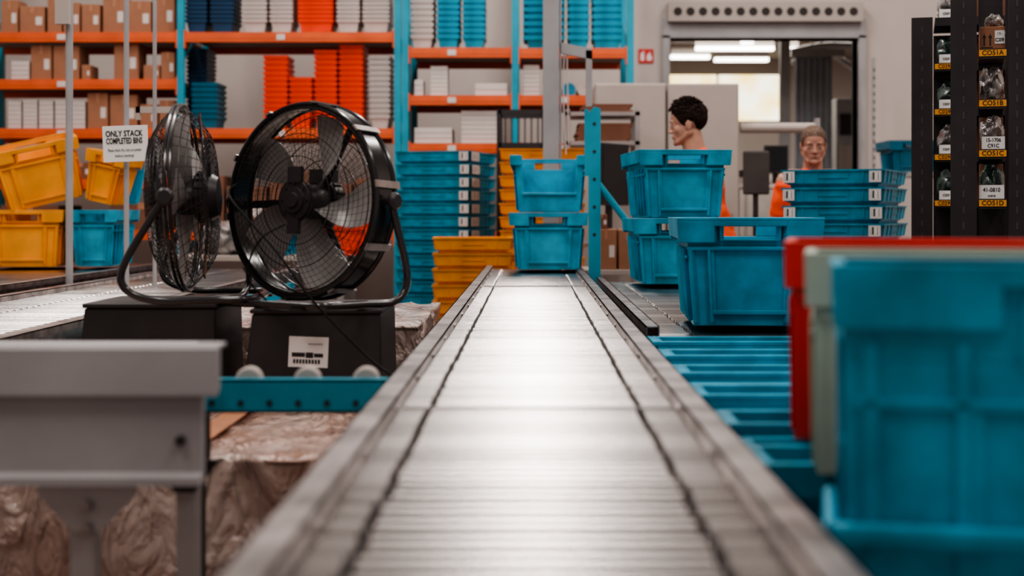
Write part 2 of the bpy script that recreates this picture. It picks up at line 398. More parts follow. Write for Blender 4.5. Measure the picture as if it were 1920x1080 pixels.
b=MB();b.box(-.206,.212,1.43,1.445,.7995,.8015);obj('joint_plate',b.mesh('jp',STEEL),parent=MC)
conveyor(.30,.86,3.73,6.62,.785,.052,.024,'steel roller conveyor section beside the crates',railw=.035,gaps=(.42,))
conveyor(-1.98,-1.28,2.9,8.3,.78,.06,.026,'wide grey steel roller conveyor lane',railw=.05,gaps=(-1.72,))
conveyor(-3.05,-2.08,4.4,8.5,.80,.06,.026,'wide grey steel roller conveyor lane beside yellow bins',railw=.05)
b=MB();b.box(-1.255,-1.235,4.2,7.4,.66,.74);b.box(-1.235,-1.20,4.2,7.4,.66,.67)
for yy in(4.3,7.2): b.box(-1.25,-1.22,yy,yy+.04,0,.66)
meta(obj('guide_rail',b.mesh('g',TEALP)),'teal painted steel guide rail beside the conveyor','rail')
# ---------------------------------------------------------------- near left grey conveyor
R=root('belt_conveyor',(-.95,2.0,0),'grey painted conveyor end with folded steel side panels','conveyor')
xr=.51;xl=-.9
b=MB();b.prism([(0,.909),(.006,.915),(.05,.915),(.05,.909),(.012,.909),(.012,.852),(-.006,.842),(-.006,.848)],xl,xr,'x');obj('side_panel',b.mesh('g',GREY),parent=R,bevel=.002)
b=MB();b.prism([(.010,.842),(.03,.846),(.03,.717),(-.004,.717),(-.004,.728),(.006,.735)],xl,xr-.026,'x')
b.cyl((.455,.010,.78),(.455,-.002,.78),.007,12,1);b.cyl((-.2,.010,.78),(-.2,-.002,.78),.007,12,1)
obj('side_panel',b.mesh('g',[GREY,DARK]),parent=R)
b=MB();b.box(xl,xr-.13,.40,.43,.72,.882);obj('side_panel',b.mesh('g',GREY),parent=R)
b=MB();b.prism([(xl,.05),(xr-.03,.05),(xr-.14,.40),(xl,.40)],.845,.86,'z');obj('belt',b.mesh('g',GREYM),parent=R)
b=MB();b.prism([(.248,.716),(.388,.716),(.388,.70),(.338,.648),(.298,.648),(.248,.70)],.02,.026,'y')
for zz in(.684,.652): b.cyl((.318,.02,zz),(.318,.012,zz),.009,12,1)
obj('gusset_plate',b.mesh('g',[GREYM,STEELR]),parent=R)
b=MB();b.box(.292,.326,.027,.06,0,.72);obj('leg',b.mesh('g',GREYM),parent=R)
b=MB();b.box(.40,.43,.20,.24,0,.845);obj('leg',b.mesh('g',GREYM),parent=R)
b=MB();b.prism([(.37,.72),(.47,.72),(.43,.67),(.40,.67)],.19,.198,'y');obj('gusset_plate',b.mesh('g',DARK),parent=R)
b=MB();b.box(-.8,-.76,.2,.24,0,.845);obj('leg',b.mesh('g',GREYM),parent=R)
R=root('skate_wheel_rail',(X(560,2.5),2.47,Z(770,2.5)),'teal painted rail carrying pale skate wheels','conveyor')
hw=.176
b=MB();b.box(-hw,hw,0,.004,0,.058);b.box(-hw,hw,0,.03,.054,.058);b.box(-hw,hw,0,.03,0,.004)
b.box(-hw,hw,.075,.079,0,.05)
for i in range(7): b.cyl((-hw+.03+i*.05,.0,.018),(-hw+.03+i*.05,-.003,.018),.005,10,1)
obj('frame',b.mesh('g',[TEALP,DARK]),parent=R)
for i in range(3):
    b=MB();b.lathe([(.006,-.012),(.02,-.012),(.024,-.008),(.024,.008),(.02,.012),(.006,.012)],24,'y',closed=True);b.cyl((0,-.03,0),(0,.03,0),.005,8)
    obj('wheel',b.mesh('w',[CREAM],smooth=40),(-hw+.088+.103*i,.04,.053),parent=R)
b=MB();b.box(-hw+.002,-hw+.028,-.02,.0,-.10,.0);b.box(-hw+.005,-hw+.02,-.015,.0,-.753,-.10);obj('bracket',b.mesh('g',DARK),parent=R)
b=MB();b.box(hw-.05,hw-.02,.02,.05,-.753,0);obj('bracket',b.mesh('g',DARK),parent=R)
# ---------------------------------------------------------------- wrapped pallets
def wrapped(x0,x1,y0,y1,z1,m,label,amp=.03,seed=0,cuts=70,tapex=()):
    R=root('wrapped_pallet_load',((x0+x1)/2,(y0+y1)/2,0),label,'pallet load')
    hx,hy=(x1-x0)/2,(y1-y0)/2
    b=MB()
    for i in range(5): b.box(-hx+i*(2*hx-.1)/4,-hx+i*(2*hx-.1)/4+.1,-hy,hy,.10,.12)
    for i in range(3): b.box(-hx,hx,-hy+i*(2*hy-.1)/2,-hy+i*(2*hy-.1)/2+.1,.0,.10)
    obj('pallet',b.mesh('p',WOOD),parent=R)
    bm=bmesh.new();bmesh.ops.create_cube(bm,size=1)
    for v in bm.verts: v.co=Vector((v.co.x*2*(hx-.02),v.co.y*2*(hy-.02),.13+(v.co.z+.5)*(z1-.15)))
    bmesh.ops.subdivide_edges(bm,edges=bm.edges,cuts=cuts,use_grid_fill=True)
    def rid(p): return (1-abs(noise.noise(p))*2.2)
    for v in bm.verts:
        P=v.co+Vector((seed,seed,0))
        q=noise.noise_vector(P*3)*amp
        w=Vector((v.co.x*1.4,v.co.y*.8,v.co.z))+q*2
        r=max(0,rid(w*6+Vector((seed,0,0))))**4
        nrm=Vector((0,0,1)) if v.co.z>z1-.03 else (Vector((0,-1,0)) if v.co.y<-hy+.03 else Vector((v.co.x,v.co.y,0)).normalized())
        d=(r-.3)*amp*.35
        q.x*=.5;q.y*=.5
        if nrm.z>0: q.z=min(q.z,0)*.5-.006; d=min(d,.006)
        v.co+=q*.6+nrm*d
    me=bpy.data.meshes.new('wrap');bm.to_mesh(me);bm.free();me.materials.append(m)
    me.polygons.foreach_set('use_smooth',[True]*len(me.polygons))
    obj('wrapped_goods',me,parent=R)
    for tx,tw in tapex:
        b=MB();b.box(tx-tw/2,tx+tw/2,-hy+.02,hy-.02,z1-.010,z1-.007);obj('packing_tape',b.mesh('tape',TAPE),parent=R)
    return R
wrapped(-1.22,-.285,2.62,3.87,.668,WRAP,'low pallet load wrapped in shiny crinkled clear film with brown tape',.03,2,90,((.10,.05),(-.25,.05)))
wrapped(-1.15,-.30,3.97,5.0,.81,WRAPB,'pallet load wrapped in crinkled clear film behind the fans',.035,5)
wrapped(-1.15,-.45,5.3,6.2,.62,WRAPB,'film-wrapped pallet of pale goods',.04,9)
# ---------------------------------------------------------------- plinth boxes
def plinth(x0,x1,y0,y1,z0,z1,label):
    R=root('black_plinth_box',((x0+x1)/2,(y0+y1)/2,z0),label,'box')
    hx,hy,h=(x1-x0)/2,(y1-y0)/2,z1-z0; b=MB(); s=.02
    b.hexa([(-hx,-hy,0),(hx,-hy,0),(hx,hy,0),(-hx,hy,0),(-hx+s,-hy+.01,h-.012),(hx-.004,-hy+.01,h-.012),(hx-.004,hy-.01,h-.012),(-hx+s,hy-.01,h-.012)])
    obj('body',b.mesh('b',BLKM),parent=R,bevel=.006)
    b=MB();b.box(-hx+s-.004,hx,-hy+.004,hy-.004,h-.012,h);obj('lid',b.mesh('b',BLKM),parent=R,bevel=.004)
    return R
plinth(X(140,3.5),X(405,3.5),3.5,3.84,.668,.878,'black box plinth carrying a floor fan')
PB=plinth(X(455,3.45),X(716,3.45),3.45,3.83,.668,.868,'black box plinth with a white printed sticker')
b=MB();b.box(-.048,.048,-.002,0,-.037,.037,0);b.box(-.04,-.008,-.003,-.002,-.012,-.002,1);b.box(-.006,.012,-.003,-.002,-.014,-.001,1)
for i in range(6): b.box(-.0+i*.006,.003+i*.006,-.003,-.002,.018,.021,1)
for i in range(9): b.box(-.036+i*.0075,-.031+i*.0075,-.003,-.002,-.028,-.018,1)
b.box(.014,.036,-.003,-.002,-.012,-.003,1)
o=obj('sticker',b.mesh('s',[SIGNW,INK]),(-.01,-.1842,.095),(math.radians(-3),math.radians(2),0),PB);o['label']='white shipping sticker with faded print'
# ---------------------------------------------------------------- fans
def fan(loc,yaw,Rr,D,drum,k,label,tilt=0,nrad=44,nring=9,legdown=.25,motor=.05,ko=1):
    R=root('drum_fan',(loc[0],loc[1],loc[2]),label,'fan',rot=(0,0,yaw))
    H=obj('fan_head',None,(0,0,legdown+.012),(tilt,0,0),R)
    if drum:
        b=MB();b.lathe([(Rr,-D/2),(Rr,D/2),(Rr-.003,D/2),(Rr-.003,-D/2)],96,'y',closed=True)
        for yy in(-D/2,D/2): b.tube([(Rr*math.cos(a*pi/48),yy,Rr*math.sin(a*pi/48)) for a in range(96)],.0065,8,True)
        b.lathe([(Rr,-D/2-.003),(Rr,-D/2+.0),(Rr-.012,-D/2+.0),(Rr-.014,-D/2-.003)],96,'y')
        obj('housing',b.mesh('d',BLK,smooth=40),parent=H)
    else:
        b=MB()
        for yy in(-.006,.006): b.tube([(Rr*math.cos(a*pi/36),yy,Rr*math.sin(a*pi/36)) for a in range(72)],.005,8,True)
        obj('cage_band',b.mesh('d',BLK,smooth=40),parent=H)
    for sg,nm in((-1,'front_guard'),(1,'rear_guard')):
        b=MB(); bulge=.022 if drum else .055
        def yv(r): return sg*(D/2*(1 if drum else .0)+ (bulge*math.sqrt(max(0,1-(r/Rr)**2)) if drum else (D/2)*min(1,(1-(r/Rr)**4)*1.25)))
        for i in range(nring):
            r=.055+(Rr-.06)*i/(nring-1)
            b.tube([(r*math.cos(a*pi/32),yv(r),r*math.sin(a*pi/32)) for a in range(64)],(.0006 if drum else .0011) if i%4 else .0016,4,True)
        nr=nrad if sg<0 else nrad//2
        for j in range(nr):
            a=2*pi*j/nr; pts=[]
            for q in range(11):
                r=.045+(Rr-.046)*q/10; aa=a+.35*(q/10)*sg*(-1)
                pts.append((r*math.cos(aa),yv(r),r*math.sin(aa)))
            b.tube(pts,.0006 if drum else .0009,4)
        obj(nm,b.mesh('g',WIRE),parent=H)
    yh=-D/2-.026 if drum else -D/2-.004
    b=MB();b.lathe([(0,yh-.012),(.018,yh-.012),(.02,yh-.006),(.032,yh-.006),(.034,yh),(.05,yh),(.053,yh+.006),(.053,yh+.012),(0,yh+.012)],32,'y')
    for a in range(8):
        t=a*pi/4;b.cyl((.042*math.cos(t),yh-.004,.042*math.sin(t)),(.042*math.cos(t),yh,.042*math.sin(t)),.003,8)
    b.box(-.022,.022,yh-.004,yh+.008,.045,.085);b.box(-.018,.018,yh-.004,yh+.008,-.085,-.045)
    obj('guard_badge',b.mesh('h',HUB,smooth=40),parent=H)
    b=MB();b.lathe([(0,-.03),(.03,-.028),(.042,-.015),(.045,.0),(.045,.03),(0,.03)],32,'y');obj('hub',b.mesh('h',HUB,smooth=40),parent=H)
    b=MB();b.lathe([(0,.03),(.058,.03),(.062,.036),(.062,D/2+motor-.02),(.05,D/2+motor),(0,D/2+motor+.002)],32,'y')
    for a in range(16):
        t=a*pi/8;b.box(-.002,.002,.036,D/2+motor-.02,.06,.067,M=Matrix.Rotation(t,4,'Y'))
    b.box(-.03,.03,D/2-.01,D/2+motor-.015,.05,.085)
    obj('motor',b.mesh('m',HUB,smooth=30),parent=H)
    for t in(.5,.5+2*pi/3,.5+4*pi/3):
        b=MB();b.box(-.010,.010,D/2-.008,D/2-.004,.05,Rr-.004,M=Matrix.Rotation(t,4,'Y'))
        obj('motor_bracket',b.mesh('m',BLK),parent=H)
    nb=5
    vs=[];fs=[];nu,nv=9,7
    for side in(0,1):
        for i in range(nu):
            r=.04+(Rr-.065)*i/(nu-1); wd=.48+.26*math.sin(pi*min(1,i/(nu-1)*.9))
            for j in range(nv):
                s=j/(nv-1)-.5; sweep=.35*(i/(nu-1))
                a=s*wd+sweep; y=s*.05*(1-.3*i/(nu-1))+.008*math.cos(s*pi)+(.0025 if side else 0)
                vs.append((r*math.cos(a),y,r*math.sin(a)))
    for side in(0,1):
        o=side*nu*nv
        for i in range(nu-1):
            for j in range(nv-1):
                fs.append((o+i*nv+j,o+i*nv+j+1,o+(i+1)*nv+j+1,o+(i+1)*nv+j))
    n=nu*nv
    for i in range(nu-1):
        for j in(0,nv-1): fs.append((i*nv+j,(i+1)*nv+j,n+(i+1)*nv+j,n+i*nv+j))
    for j in range(nv-1):
        for i in(0,nu-1): fs.append((i*nv+j,i*nv+j+1,n+i*nv+j+1,n+i*nv+j))
    b=MB();b.add(vs,fs);bl=b.mesh('blade',BLADE,smooth=50)
    for q in range(nb): obj('blade',bl,(0,0,0),(0,2*pi*q/nb+.3,0),parent=H)
    if drum:
        b=MB();b.box(-.009,.009,-D/2-.011,D/2+.011,Rr+.004,Rr+.009);cl=b.mesh('c',STEELR)
        for q in range(10): obj('guard_clip',cl,(0,0,0),(0,q*pi/5+.15,0),parent=H)
    kx=Rr+.016
    for sx in(-1,1):
        b=MB();b.cyl((sx*(Rr-.004),0,0),(sx*(kx+.01),0,0),.010,12);b.lathe([(0,0),(.020,0),(.022,.005),(.022,.012),(.016,.018),(0,.018)],20,'x')
        m=20*6
        for q in range(len(b.v)-m,len(b.v)): v=b.v[q];b.v[q]=(sx*(kx+.004)+sx*v[0],v[1],v[2])
        obj('tilt_knob',b.mesh('k',HUB,smooth=40),parent=H)
    zb=.011; zt=legdown+.012
    xo=Rr+.018
    half=[(xo,0,zt),(xo,ko*k*.03,zt-.06),(xo+.004,ko*k*.07,zt-.15),(xo+.004,ko*k*.08,zt-.2),(xo,ko*k*.06,zb+.018),(xo-.012,ko*k*.01,zb),(xo-.03,-k*.06,zb),(xo-.05,-k*.15,zb),(xo-.09,-k*.19,zb),(0,-k*.20,zb)]
    P=half+[(-p[0],p[1],p[2]) for p in half[:-1][::-1]]
    b=MB();b.tube(crv(P,5),.0095,10)
    for sx in(-1,1):
        b.box(sx*.14-.02,sx*.14+.02,-k*.19-.02,-k*.19+.02,0,.006)
    obj('stand',b.mesh('s',BLK,smooth=50),parent=R)
    return R
fan((X(582,3.64),3.64,.868),math.radians(-33),.247,.07,True,1,'large black round floor fan with glossy rim and fine guard',tilt=math.radians(-3),nrad=72,nring=14,ko=.7)
fan((X(345,3.66),3.66,.878),math.radians(-86),.238,.14,False,-1,'black floor fan with bulging wire cage seen side-on',tilt=math.radians(2),nrad=96,nring=14,motor=.02,ko=1.3)
b=MB();b.tube(crv([(X(432,3.6),3.66,Z(345,3.6)),(X(440,3.5),3.45,Z(372,3.5)),(X(520,3.38),3.36,Z(470,3.38)),(X(580,3.36),3.33,Z(550,3.36)),(X(620,3.36),3.33,Z(595,3.36)),(X(690,3.36),3.33,Z(665,3.36)),(X(735,3.3),3.3,Z(705,3.3)),(X(748,3.3),3.3,Z(722,3.3))],8),.0028,6)
meta(obj('power_cable',b.mesh('c',CABLE,smooth=True)),'thin black power cable draped from the fan','cable')
b=MB();b.tube(crv([(X(540,3.4),3.36,Z(420,3.4)),(X(490,3.36),3.34,Z(450,3.36)),(X(470,3.4),3.36,Z(515,3.4)),(X(505,3.42),3.38,Z(562,3.4))],8),.0026,6)
meta(obj('power_cable',b.mesh('c',CABLE,smooth=True)),'short looping black cable at the fan front','cable')
# ---------------------------------------------------------------- poles & sign
def pole(px,d,zb,zt,r,lab):
    b=MB();b.cyl((0,0,0),(0,0,zt-zb),r,16);b.cyl((0,0,0),(0,0,.01),r*2.2,16)
    return meta(obj('steel_pole',b.mesh('p',GREY,smooth=40),(X(px,d),d,zb)),lab,'pole')
pole(130,6.3,0,4.2,.016,'slim grey steel pole beside the conveyor')
pole(290,6.3,0,4.2,.009,'thin grey steel pole beside the conveyor')
pole(237,5.9,0,4.2,.011,'slim grey steel pole holding a paper sign')
b=MB();b.box(-.03,.03,-.005,.03,0,.12);meta(obj('junction_box',b.mesh('j',CREAM),(X(124,6.3)-.0,6.245,Z(48,6.3))),'small white box fixed to the pole','box')
d=5.85
R=root('notice_sign',(X(235,d),d,Z(269,d)),'white sign reading ONLY STACK COMPLETED BINS on a pole','sign',rot=(0,math.radians(-2),0))
b=MB();b.box(-.093,.093,0,.003,-.075,.073);obj('panel',b.mesh('s',SIGNW),parent=R,bevel=.001)
text('ONLY STACK',.034,(-.004,-.0015,.040),R,INK,bold=.0009,sx=.74);text('COMPLETED BINS',.034,(-.004,-.0015,.010),R,INK,bold=.0009,sx=.55)
text('Please check ALL bins are picked',.0165,(-.004,-.0015,-.027),R,INK,sx=.62);text('before stacking!',.0165,(-.004,-.0015,-.05),R,INK,sx=.75)
R=root('sensor_bracket',(X(300,6.6),6.6,0),'pale metal bracket frame on a stand behind the fan','bracket')
b=MB();b.box(-.11,.11,-.01,.01,Z(212,6.6),Z(200,6.6));b.box(-.11,-.09,-.01,.01,Z(225,6.6),Z(200,6.6));b.box(.09,.11,-.01,.01,0,Z(200,6.6));obj('frame',b.mesh('f',CREAM),parent=R)
# ---------------------------------------------------------------- background racks
RD=10.3
rack_shelves={}
def rack(xs,bays,label):
    R=root('pallet_rack',(0,RD,0),label,'shelving rack')
    for px in xs:
        x=X(px,RD);b=MB()
        for yy in(0,.8):
            b.box(x-.024,x+.024,yy-.025,yy+.025,0,4.3)
        for i in range(8): 
            z=.2+i*.5; b.tube([(x,0.02,z),(x,.78,z+.4)],.012,6)
        obj('upright',b.mesh('u',TEALP),parent=R)
    for (a,c,ys) in bays:
        xa,xc=X(a,RD)+.026,X(c,RD)-.026
        for py in ys:
            z=Z(py,RD)
            b=MB();b.box(xa,xc,-.022,.022,z-.035,z+.035);b.box(xa,xa+.01,-.03,.03,z-.08,z+.05);b.box(xc-.01,xc,-.03,.03,z-.08,z+.05)
            b.box(xa,xc,-.024,-.022,z-.012,z+.008)
            obj('beam',b.mesh('b',BEAM),parent=R)
            b=MB();b.box(xa,xc,.778,.822,z-.035,z+.035);obj('beam',b.mesh('b',BEAM),parent=R)
            b=MB();b.box(xa,xc,.022,.778,z+.01,z+.035);obj('shelf_panel',b.mesh('b',DECK),parent=R)
            b=MB();b.box((xa+xc)/2-.09,(xa+xc)/2-.03,-.026,-.0245,z-.02,z+.02);obj('shelf_tag',b.mesh('b',PAPER),parent=R)
            rack_shelves[(a,py)]=z+.035
rack([-75,340,746],[(-75,340,(70,158,250,345,440)),(340,746,(70,250,440))],'tall teal and orange pallet rack with boxes and totes')
rack([760,966,1182],[(760,966,(99,188,278,440)),(966,1182,(100,188,278))],'teal and orange shelving rack with stacked supplies')
def cbox(px0,px1,py0,zb,m=CARD,d=RD+.03,dep=None,label='brown cardboard carton on the rack shelf',group='cartons on the rack',dy=0):
    x0,x1=X(px0,d),X(px1,d);h=max(.05,Z(py0,d)-zb);w=x1-x0-.006;dep=dep or min(.55,max(.2,w*1.3))
    b=MB();b.box(-w/2,w/2,0,dep,0,h)
    o=meta(obj('cardboard_box' if m in(CARD,CARD2) else 'paper_pack',b.mesh('b',m),((x0+x1)/2,d+dy,zb+.001),(0,0,0),bevel=.004),label,'box',group)
    b=MB()
    if m in(CARD,CARD2):
        b.box(-w*.06,w*.06,-.0015,dep*.5,h*.75,h+.001);obj('packing_tape',b.mesh('t',[TAPE]),parent=o)
        b=MB();b.box(w*.15,w*.4,-.0015,-.0005,h*.3,h*.6);obj('label',b.mesh('t',[PAPER]),parent=o)
    else:
        n=max(2,int(h/.03))
        for i in range(n): b.box(-w/2-.001,w/2+.001,-.0015,-.0005,h*i/n,h*i/n+.002)
        k=obj('sheet_edges',b.mesh('t',[DECK]),parent=o);k['kind']='stuff'
    return o
s1,s2,s3,s4=[rack_shelves[(-75,k)] for k in(70,158,250,345)]
for a,c,t in((0,34,0),(36,84,12),(88,116,-10),(118,150,5),(152,188,8),(192,236,-5),(238,284,2),(286,328,-8)): cbox(a,c,t,s1)
for a,c,t,m in((20,55,115,WHT),(57,97,85,CARD),(99,149,86,CARD),(152,170,122,CARD),(213,260,80,CARD),(268,300,122,CARD),(301,328,98,CARD)): cbox(a,c,t,s2,m,label='white paper pack on the shelf' if m is WHT else 'brown cardboard carton on the rack shelf')
cbox(60,92,108,s2,CARD2,dy=.35)
for a,c,t,m in((14,40,190,WHT),(42,70,187,WHT),(72,100,189,WHT),(102,130,188,WHT),(132,160,190,WHT),(163,203,175,BEAM),(205,258,178,CARD),(262,296,196,CARD),(298,328,188,CARD)):
    cbox(a,c,t,s3,CARD if m is BEAM else m,label='white paper pack on the shelf' if m is WHT else 'brown cardboard carton on the rack shelf')
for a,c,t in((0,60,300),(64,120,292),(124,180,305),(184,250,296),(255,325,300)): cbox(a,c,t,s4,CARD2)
s5=rack_shelves[(340,440)]
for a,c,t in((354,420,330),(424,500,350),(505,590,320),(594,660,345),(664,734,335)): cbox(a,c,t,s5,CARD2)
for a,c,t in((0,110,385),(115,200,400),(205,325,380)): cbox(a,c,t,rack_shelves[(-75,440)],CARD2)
def rstack(px0,px1,py0,zb,color,lab,pitchpx=8,d=RD+.2,L=.32):
    W=X(px1,d)-X(px0,d)-.004; pitch=pitchpx*d/F; H=.10
    top=Z(py0,d); n=max(1,int(round((top-zb-H)/pitch))+1)
    stack(n,round(W,2),L,H,pitch*.62,pitch,color,(X((px0+px1)/2,d),d,zb+.001),0,lab,'nested totes on the rack')
t1=rack_shelves[(340,70)];t2=rack_shelves[(340,250)]
LB='dark blue nesting tote stacked on the rack';LW='white nesting tote stacked on the rack';LO='orange-red nesting tote stacked on the rack';LT='teal nesting tote stacked on the rack'
rstack(356,398,-20,t1,NAVY,LB);rstack(402,447,-20,t1,NAVY,LB);rstack(462,508,-20,t1,WHT,LW);rstack(512,556,-20,t1,WHT,LW)
rstack(564,631,-20,t1,ORR,LO);rstack(635,680,-20,t1,WHT,LW);rstack(684,735,-20,t1,WHT,LW)
rstack(358,398,92,t2,NAVY,LB,d=RD+.50);rstack(368,417,158,t2,TEALD,LT,10)
rstack(500,547,108,t2,ORR,LO,10);rstack(549,592,153,t2,ORR,LO,10);rstack(594,638,97,t2,ORR,LO,10);rstack(640,687,92,t2,ORR,LO,10);rstack(698,736,106,t2,WHT,LW,10)
q1,q2,q3=[rack_shelves[(760,k)] for k in(99,188,278)]
rstack(772,817,-20,q1,WHT,LW,11);rstack(820,865,-20,q1,TEAL,LT,11);rstack(868,912,-20,q1,TEAL,LT,11)
w1=rack_shelves[(966,100)]
rstack(980,1060,-20,w1,TEAL,LT,13);rstack(1063,1105,-20,w1,TEAL,LT,13);rstack(1108,1166,-20,w1,TEAL,LT,13)
for a,c,t,z in((776,794,150,q2),(806,840,124,q2),(890,952,157,q2),(776,848,240,q3),(864,934,208,q3)): cbox(a,c,t,z,PAPER,label='stack of white paper packs on the shelf',group='paper packs on the rack')
cbox(980,1012,122,rack_shelves[(966,188)],WHT,label='film-wrapped white pack on the shelf');
for a,c,t in((1055,1080,140),(1082,1110,132)):
    z=rack_shelves[(966,188)];rr=.05
    b=MB();b.cyl((0,0,rr),(0,.4,rr),rr,20);b.lathe([(.018,-.002),(.03,-.002)],16,'y')
    for q in range(len(b.v)-32,len(b.v)): v=b.v[q];b.v[q]=(v[0],v[1],v[2]+rr)
    meta(obj('film_roll',b.mesh('r',[BLUEP if a<1070 else WHT],smooth=40),(X((a+c)/2,RD),RD+.1,z+.001)),'roll of wrapping film on the shelf','roll','film rolls')
# ---------------------------------------------------------------- tote stacks mid
def pallet(x,y,z,w,l,yaw,lab):
    b=MB()
    for i in range(5): b.box(-w/2+i*(w-.09)/4,-w/2+i*(w-.09)/4+.09,-l/2,l/2,.12,.144)
    for i in range(3): b.box(-w/2,w/2,-l/2+i*(l-.09)/2,-l/2+i*(l-.09)/2+.09,0,.12)
    meta(obj('wooden_pallet',b.mesh('p',WOOD),(x,y,z),(0,0,yaw)),lab,'pallet')
tx,ty=X(838,8.85),8.87
stack(15,.46,.60,.22,.060,.079,TEAL,(tx,ty,.15),math.radians(-14),'teal stackable tote with barcode stickers','tall stack of teal totes',labels=((0,.87),(1,-.62)),ribs=True,sw=.16)
pallet(tx,ty,0,.5,.6,math.radians(-14),'worn wooden pallet under a stack of teal totes')
stack(8,.44,.36,.20,.066,.0885,YEL,(X(886,8.0),8.08,.145),math.radians(2),'amber yellow stackable tote','short stack of amber totes',ribs=True)
pallet(X(886,8.0),8.08,0,.42,.36,0,'worn wooden pallet under amber totes')
stack(15,.50,.34,.20,.062,.081,YEL,(X(1016,8.6),8.6,.15),0,'amber yellow stackable tote','tall stack of amber totes',ribs=True)
pallet(X(1016,8.6),8.6,0,.50,.34,0,'wooden pallet under a tall stack of amber totes')
sx,sy=X(1608,6.6),6.85
stack(11,.47,.60,.20,.064,.0835,TEAL,(sx,sy,.268),math.radians(-24),'teal stackable tote with barcode stickers','stack of teal totes by the worker',labels=((0,-.86),(0,.84)),ribs=True)
R=root('tote_dolly',(sx,sy,0),'low black dolly under stacked totes','dolly',rot=(0,0,math.radians(-24)))
b=MB();b.box(-.2,.2,-.24,.24,.20,.266);obj('deck',b.mesh('d',BLKM),parent=R)
for ax in(-1,1):
    for ay in(-1,1): b=MB();b.cyl((ax*.16-.015,ay*.2,.04),(ax*.16+.015,ay*.2,.04),.04,14);b.box(ax*.16-.02,ax*.16+.02,ay*.2-.01,ay*.2+.01,.04,.20);obj('caster',b.mesh('d',BLKM),parent=R)
# ---------------------------------------------------------------- hero totes
ZC=.8005
hero(.40,.58,.285,TEAL,(X(1029,7.3),7.36,ZC+.018),(0,0,math.radians(-1)),'teal plastic tote, lower of two on the conveyor end')
hero(.40,.58,.285,TEAL,(X(1029,7.3),7.36,ZC+.018+.287),(0,0,0),'open-fronted teal tote stacked on another tote',low=True)
hero(.385,.58,.275,TEAL,(X(1262,5.9)+.02,6.2,.8035),(0,0,math.radians(1)),'teal plastic tote on the roller conveyor beside a post')
hero(.395,.58,.285,TEAL,(X(1268,5.9)+.02,6.2,1.0805),(0,0,math.radians(4)),'scuffed teal tote stacked on another tote')
hero(.385,.56,.285,TEAL,(.585,3.98,.8035),(0,0,math.radians(-3)),'single teal plastic tote at the near end of the conveyor')
zz=.818
hero(.44,.58,.30,YEL,(X(50,7.5)-.05,7.75,zz),(0,0,math.radians(6)),'amber tote on the conveyor under a tilted one')
hero(.46,.58,.32,YEL,(X(62,7.5)-.02,7.75,zz+.355),(math.radians(6),math.radians(-14),math.radians(20)),'amber tote resting tilted on top of another')
hero(.27,.5,.30,TEAL,(X(176,7.5)-.02,7.75,zz),(0,0,math.radians(2)),'teal tote beside amber totes on the conveyor')
hero(.20,.4,.32,TEAL,(X(150,7.5)+.02,8.20,zz+.34),(0,math.radians(8),math.radians(4)),'teal tote tilted on top of another')
hero(.22,.30,.27,YEL,(X(186,7.5)-.0,7.62,zz+.34),(0,math.radians(12),math.radians(-4)),'small amber tote tilted on top of a teal tote')
# bench + trays
R=root('steel_bench',(0,0,0),'low grey steel bench carrying teal trays and totes','bench')
b=MB();b.box(.29,1.10,1.1,3.70,.54,.56);obj('top',b.mesh('b',GREY),parent=R)
for xx in(.32,1.07):
    for yy in(1.15,2.4,3.65): b=MB();b.box(xx-.02,xx+.02,yy-.02,yy+.02,0,.54);obj('leg',b.mesh('b',GREY),parent=R)
def traymesh(H):
    b=MB();W,L,tp=.63,.158,.006
    A=lambda *a:wp(b,W-.05,L-.026,H,tp,*a)
    for sd in range(4):
        e=.022 if sd%2 else .012
        A(sd,-1,1,0,H,-.005,0);A(sd,-1,1,H-.012,H,0,e);A(sd,-1,1,H-.045,H-.012,e-.006,e)
        A(sd,-1,1,H-.085,H-.075,0,e*.6)
    for sd in(1,3):
        for u in(-.85,0,.85): A(sd,u-.1,u+.1,.02,H-.045,0,.016)
    b.box(-.28,.28,-.055,.055,.09,.096)
    for q in range(9):
        xx=-.24+q*.06;b.box(xx-.006,xx+.006,-.058,.058,.095,H*.70)
    b.box(-.28,.28,-.006,.006,.095,H*.90)
    return b.mesh('tray',TEAL)
TA,TB,TC=traymesh(.222),traymesh(.205),traymesh(.190)
y=3.60;i=0
while y>1.78:
    meta(obj('divided_tray',(TA,TB,TA,TC)[i%4],(.608+random.uniform(-.016,.016),y,.5605),(0,0,random.uniform(-.012,.012)),bevel=.002),'teal plastic divided tray in a row beside the conveyor','tray','row of teal trays')
    y-=.172;i+=1
phi=math.radians(-11.5)
def near(xc,yc,W,L,H,z,col,lab,bv=.010):
    lx,ly=W/2,L/2
    cx=xc+math.cos(phi)*lx-math.sin(phi)*ly; cy=yc+math.sin(phi)*lx+math.cos(phi)*ly
    return hero(W,L,H,col,(cx,cy,z),(0,0,phi),lab,bv=bv,tp=.004,cat='storage tote',ro=.010)
nb=near(.303,1.44,.66,.21,.488,.5605,TEAL,'large tall teal tote beside the conveyor')
b=MB();b.box(-.338,.338,-.122,-.100,.205,.228);b.box(-.338,-.322,-.122,.09,.205,.228);obj('ledge',b.mesh('l',TEAL),parent=nb,bevel=.006)
near(.325,1.70,.62,.24,.268,.785,GRN,'pale green tote standing behind a teal tote')
near(.348,1.97,.62,.34,.276,.785,RED,'red tote standing behind a pale green tote')
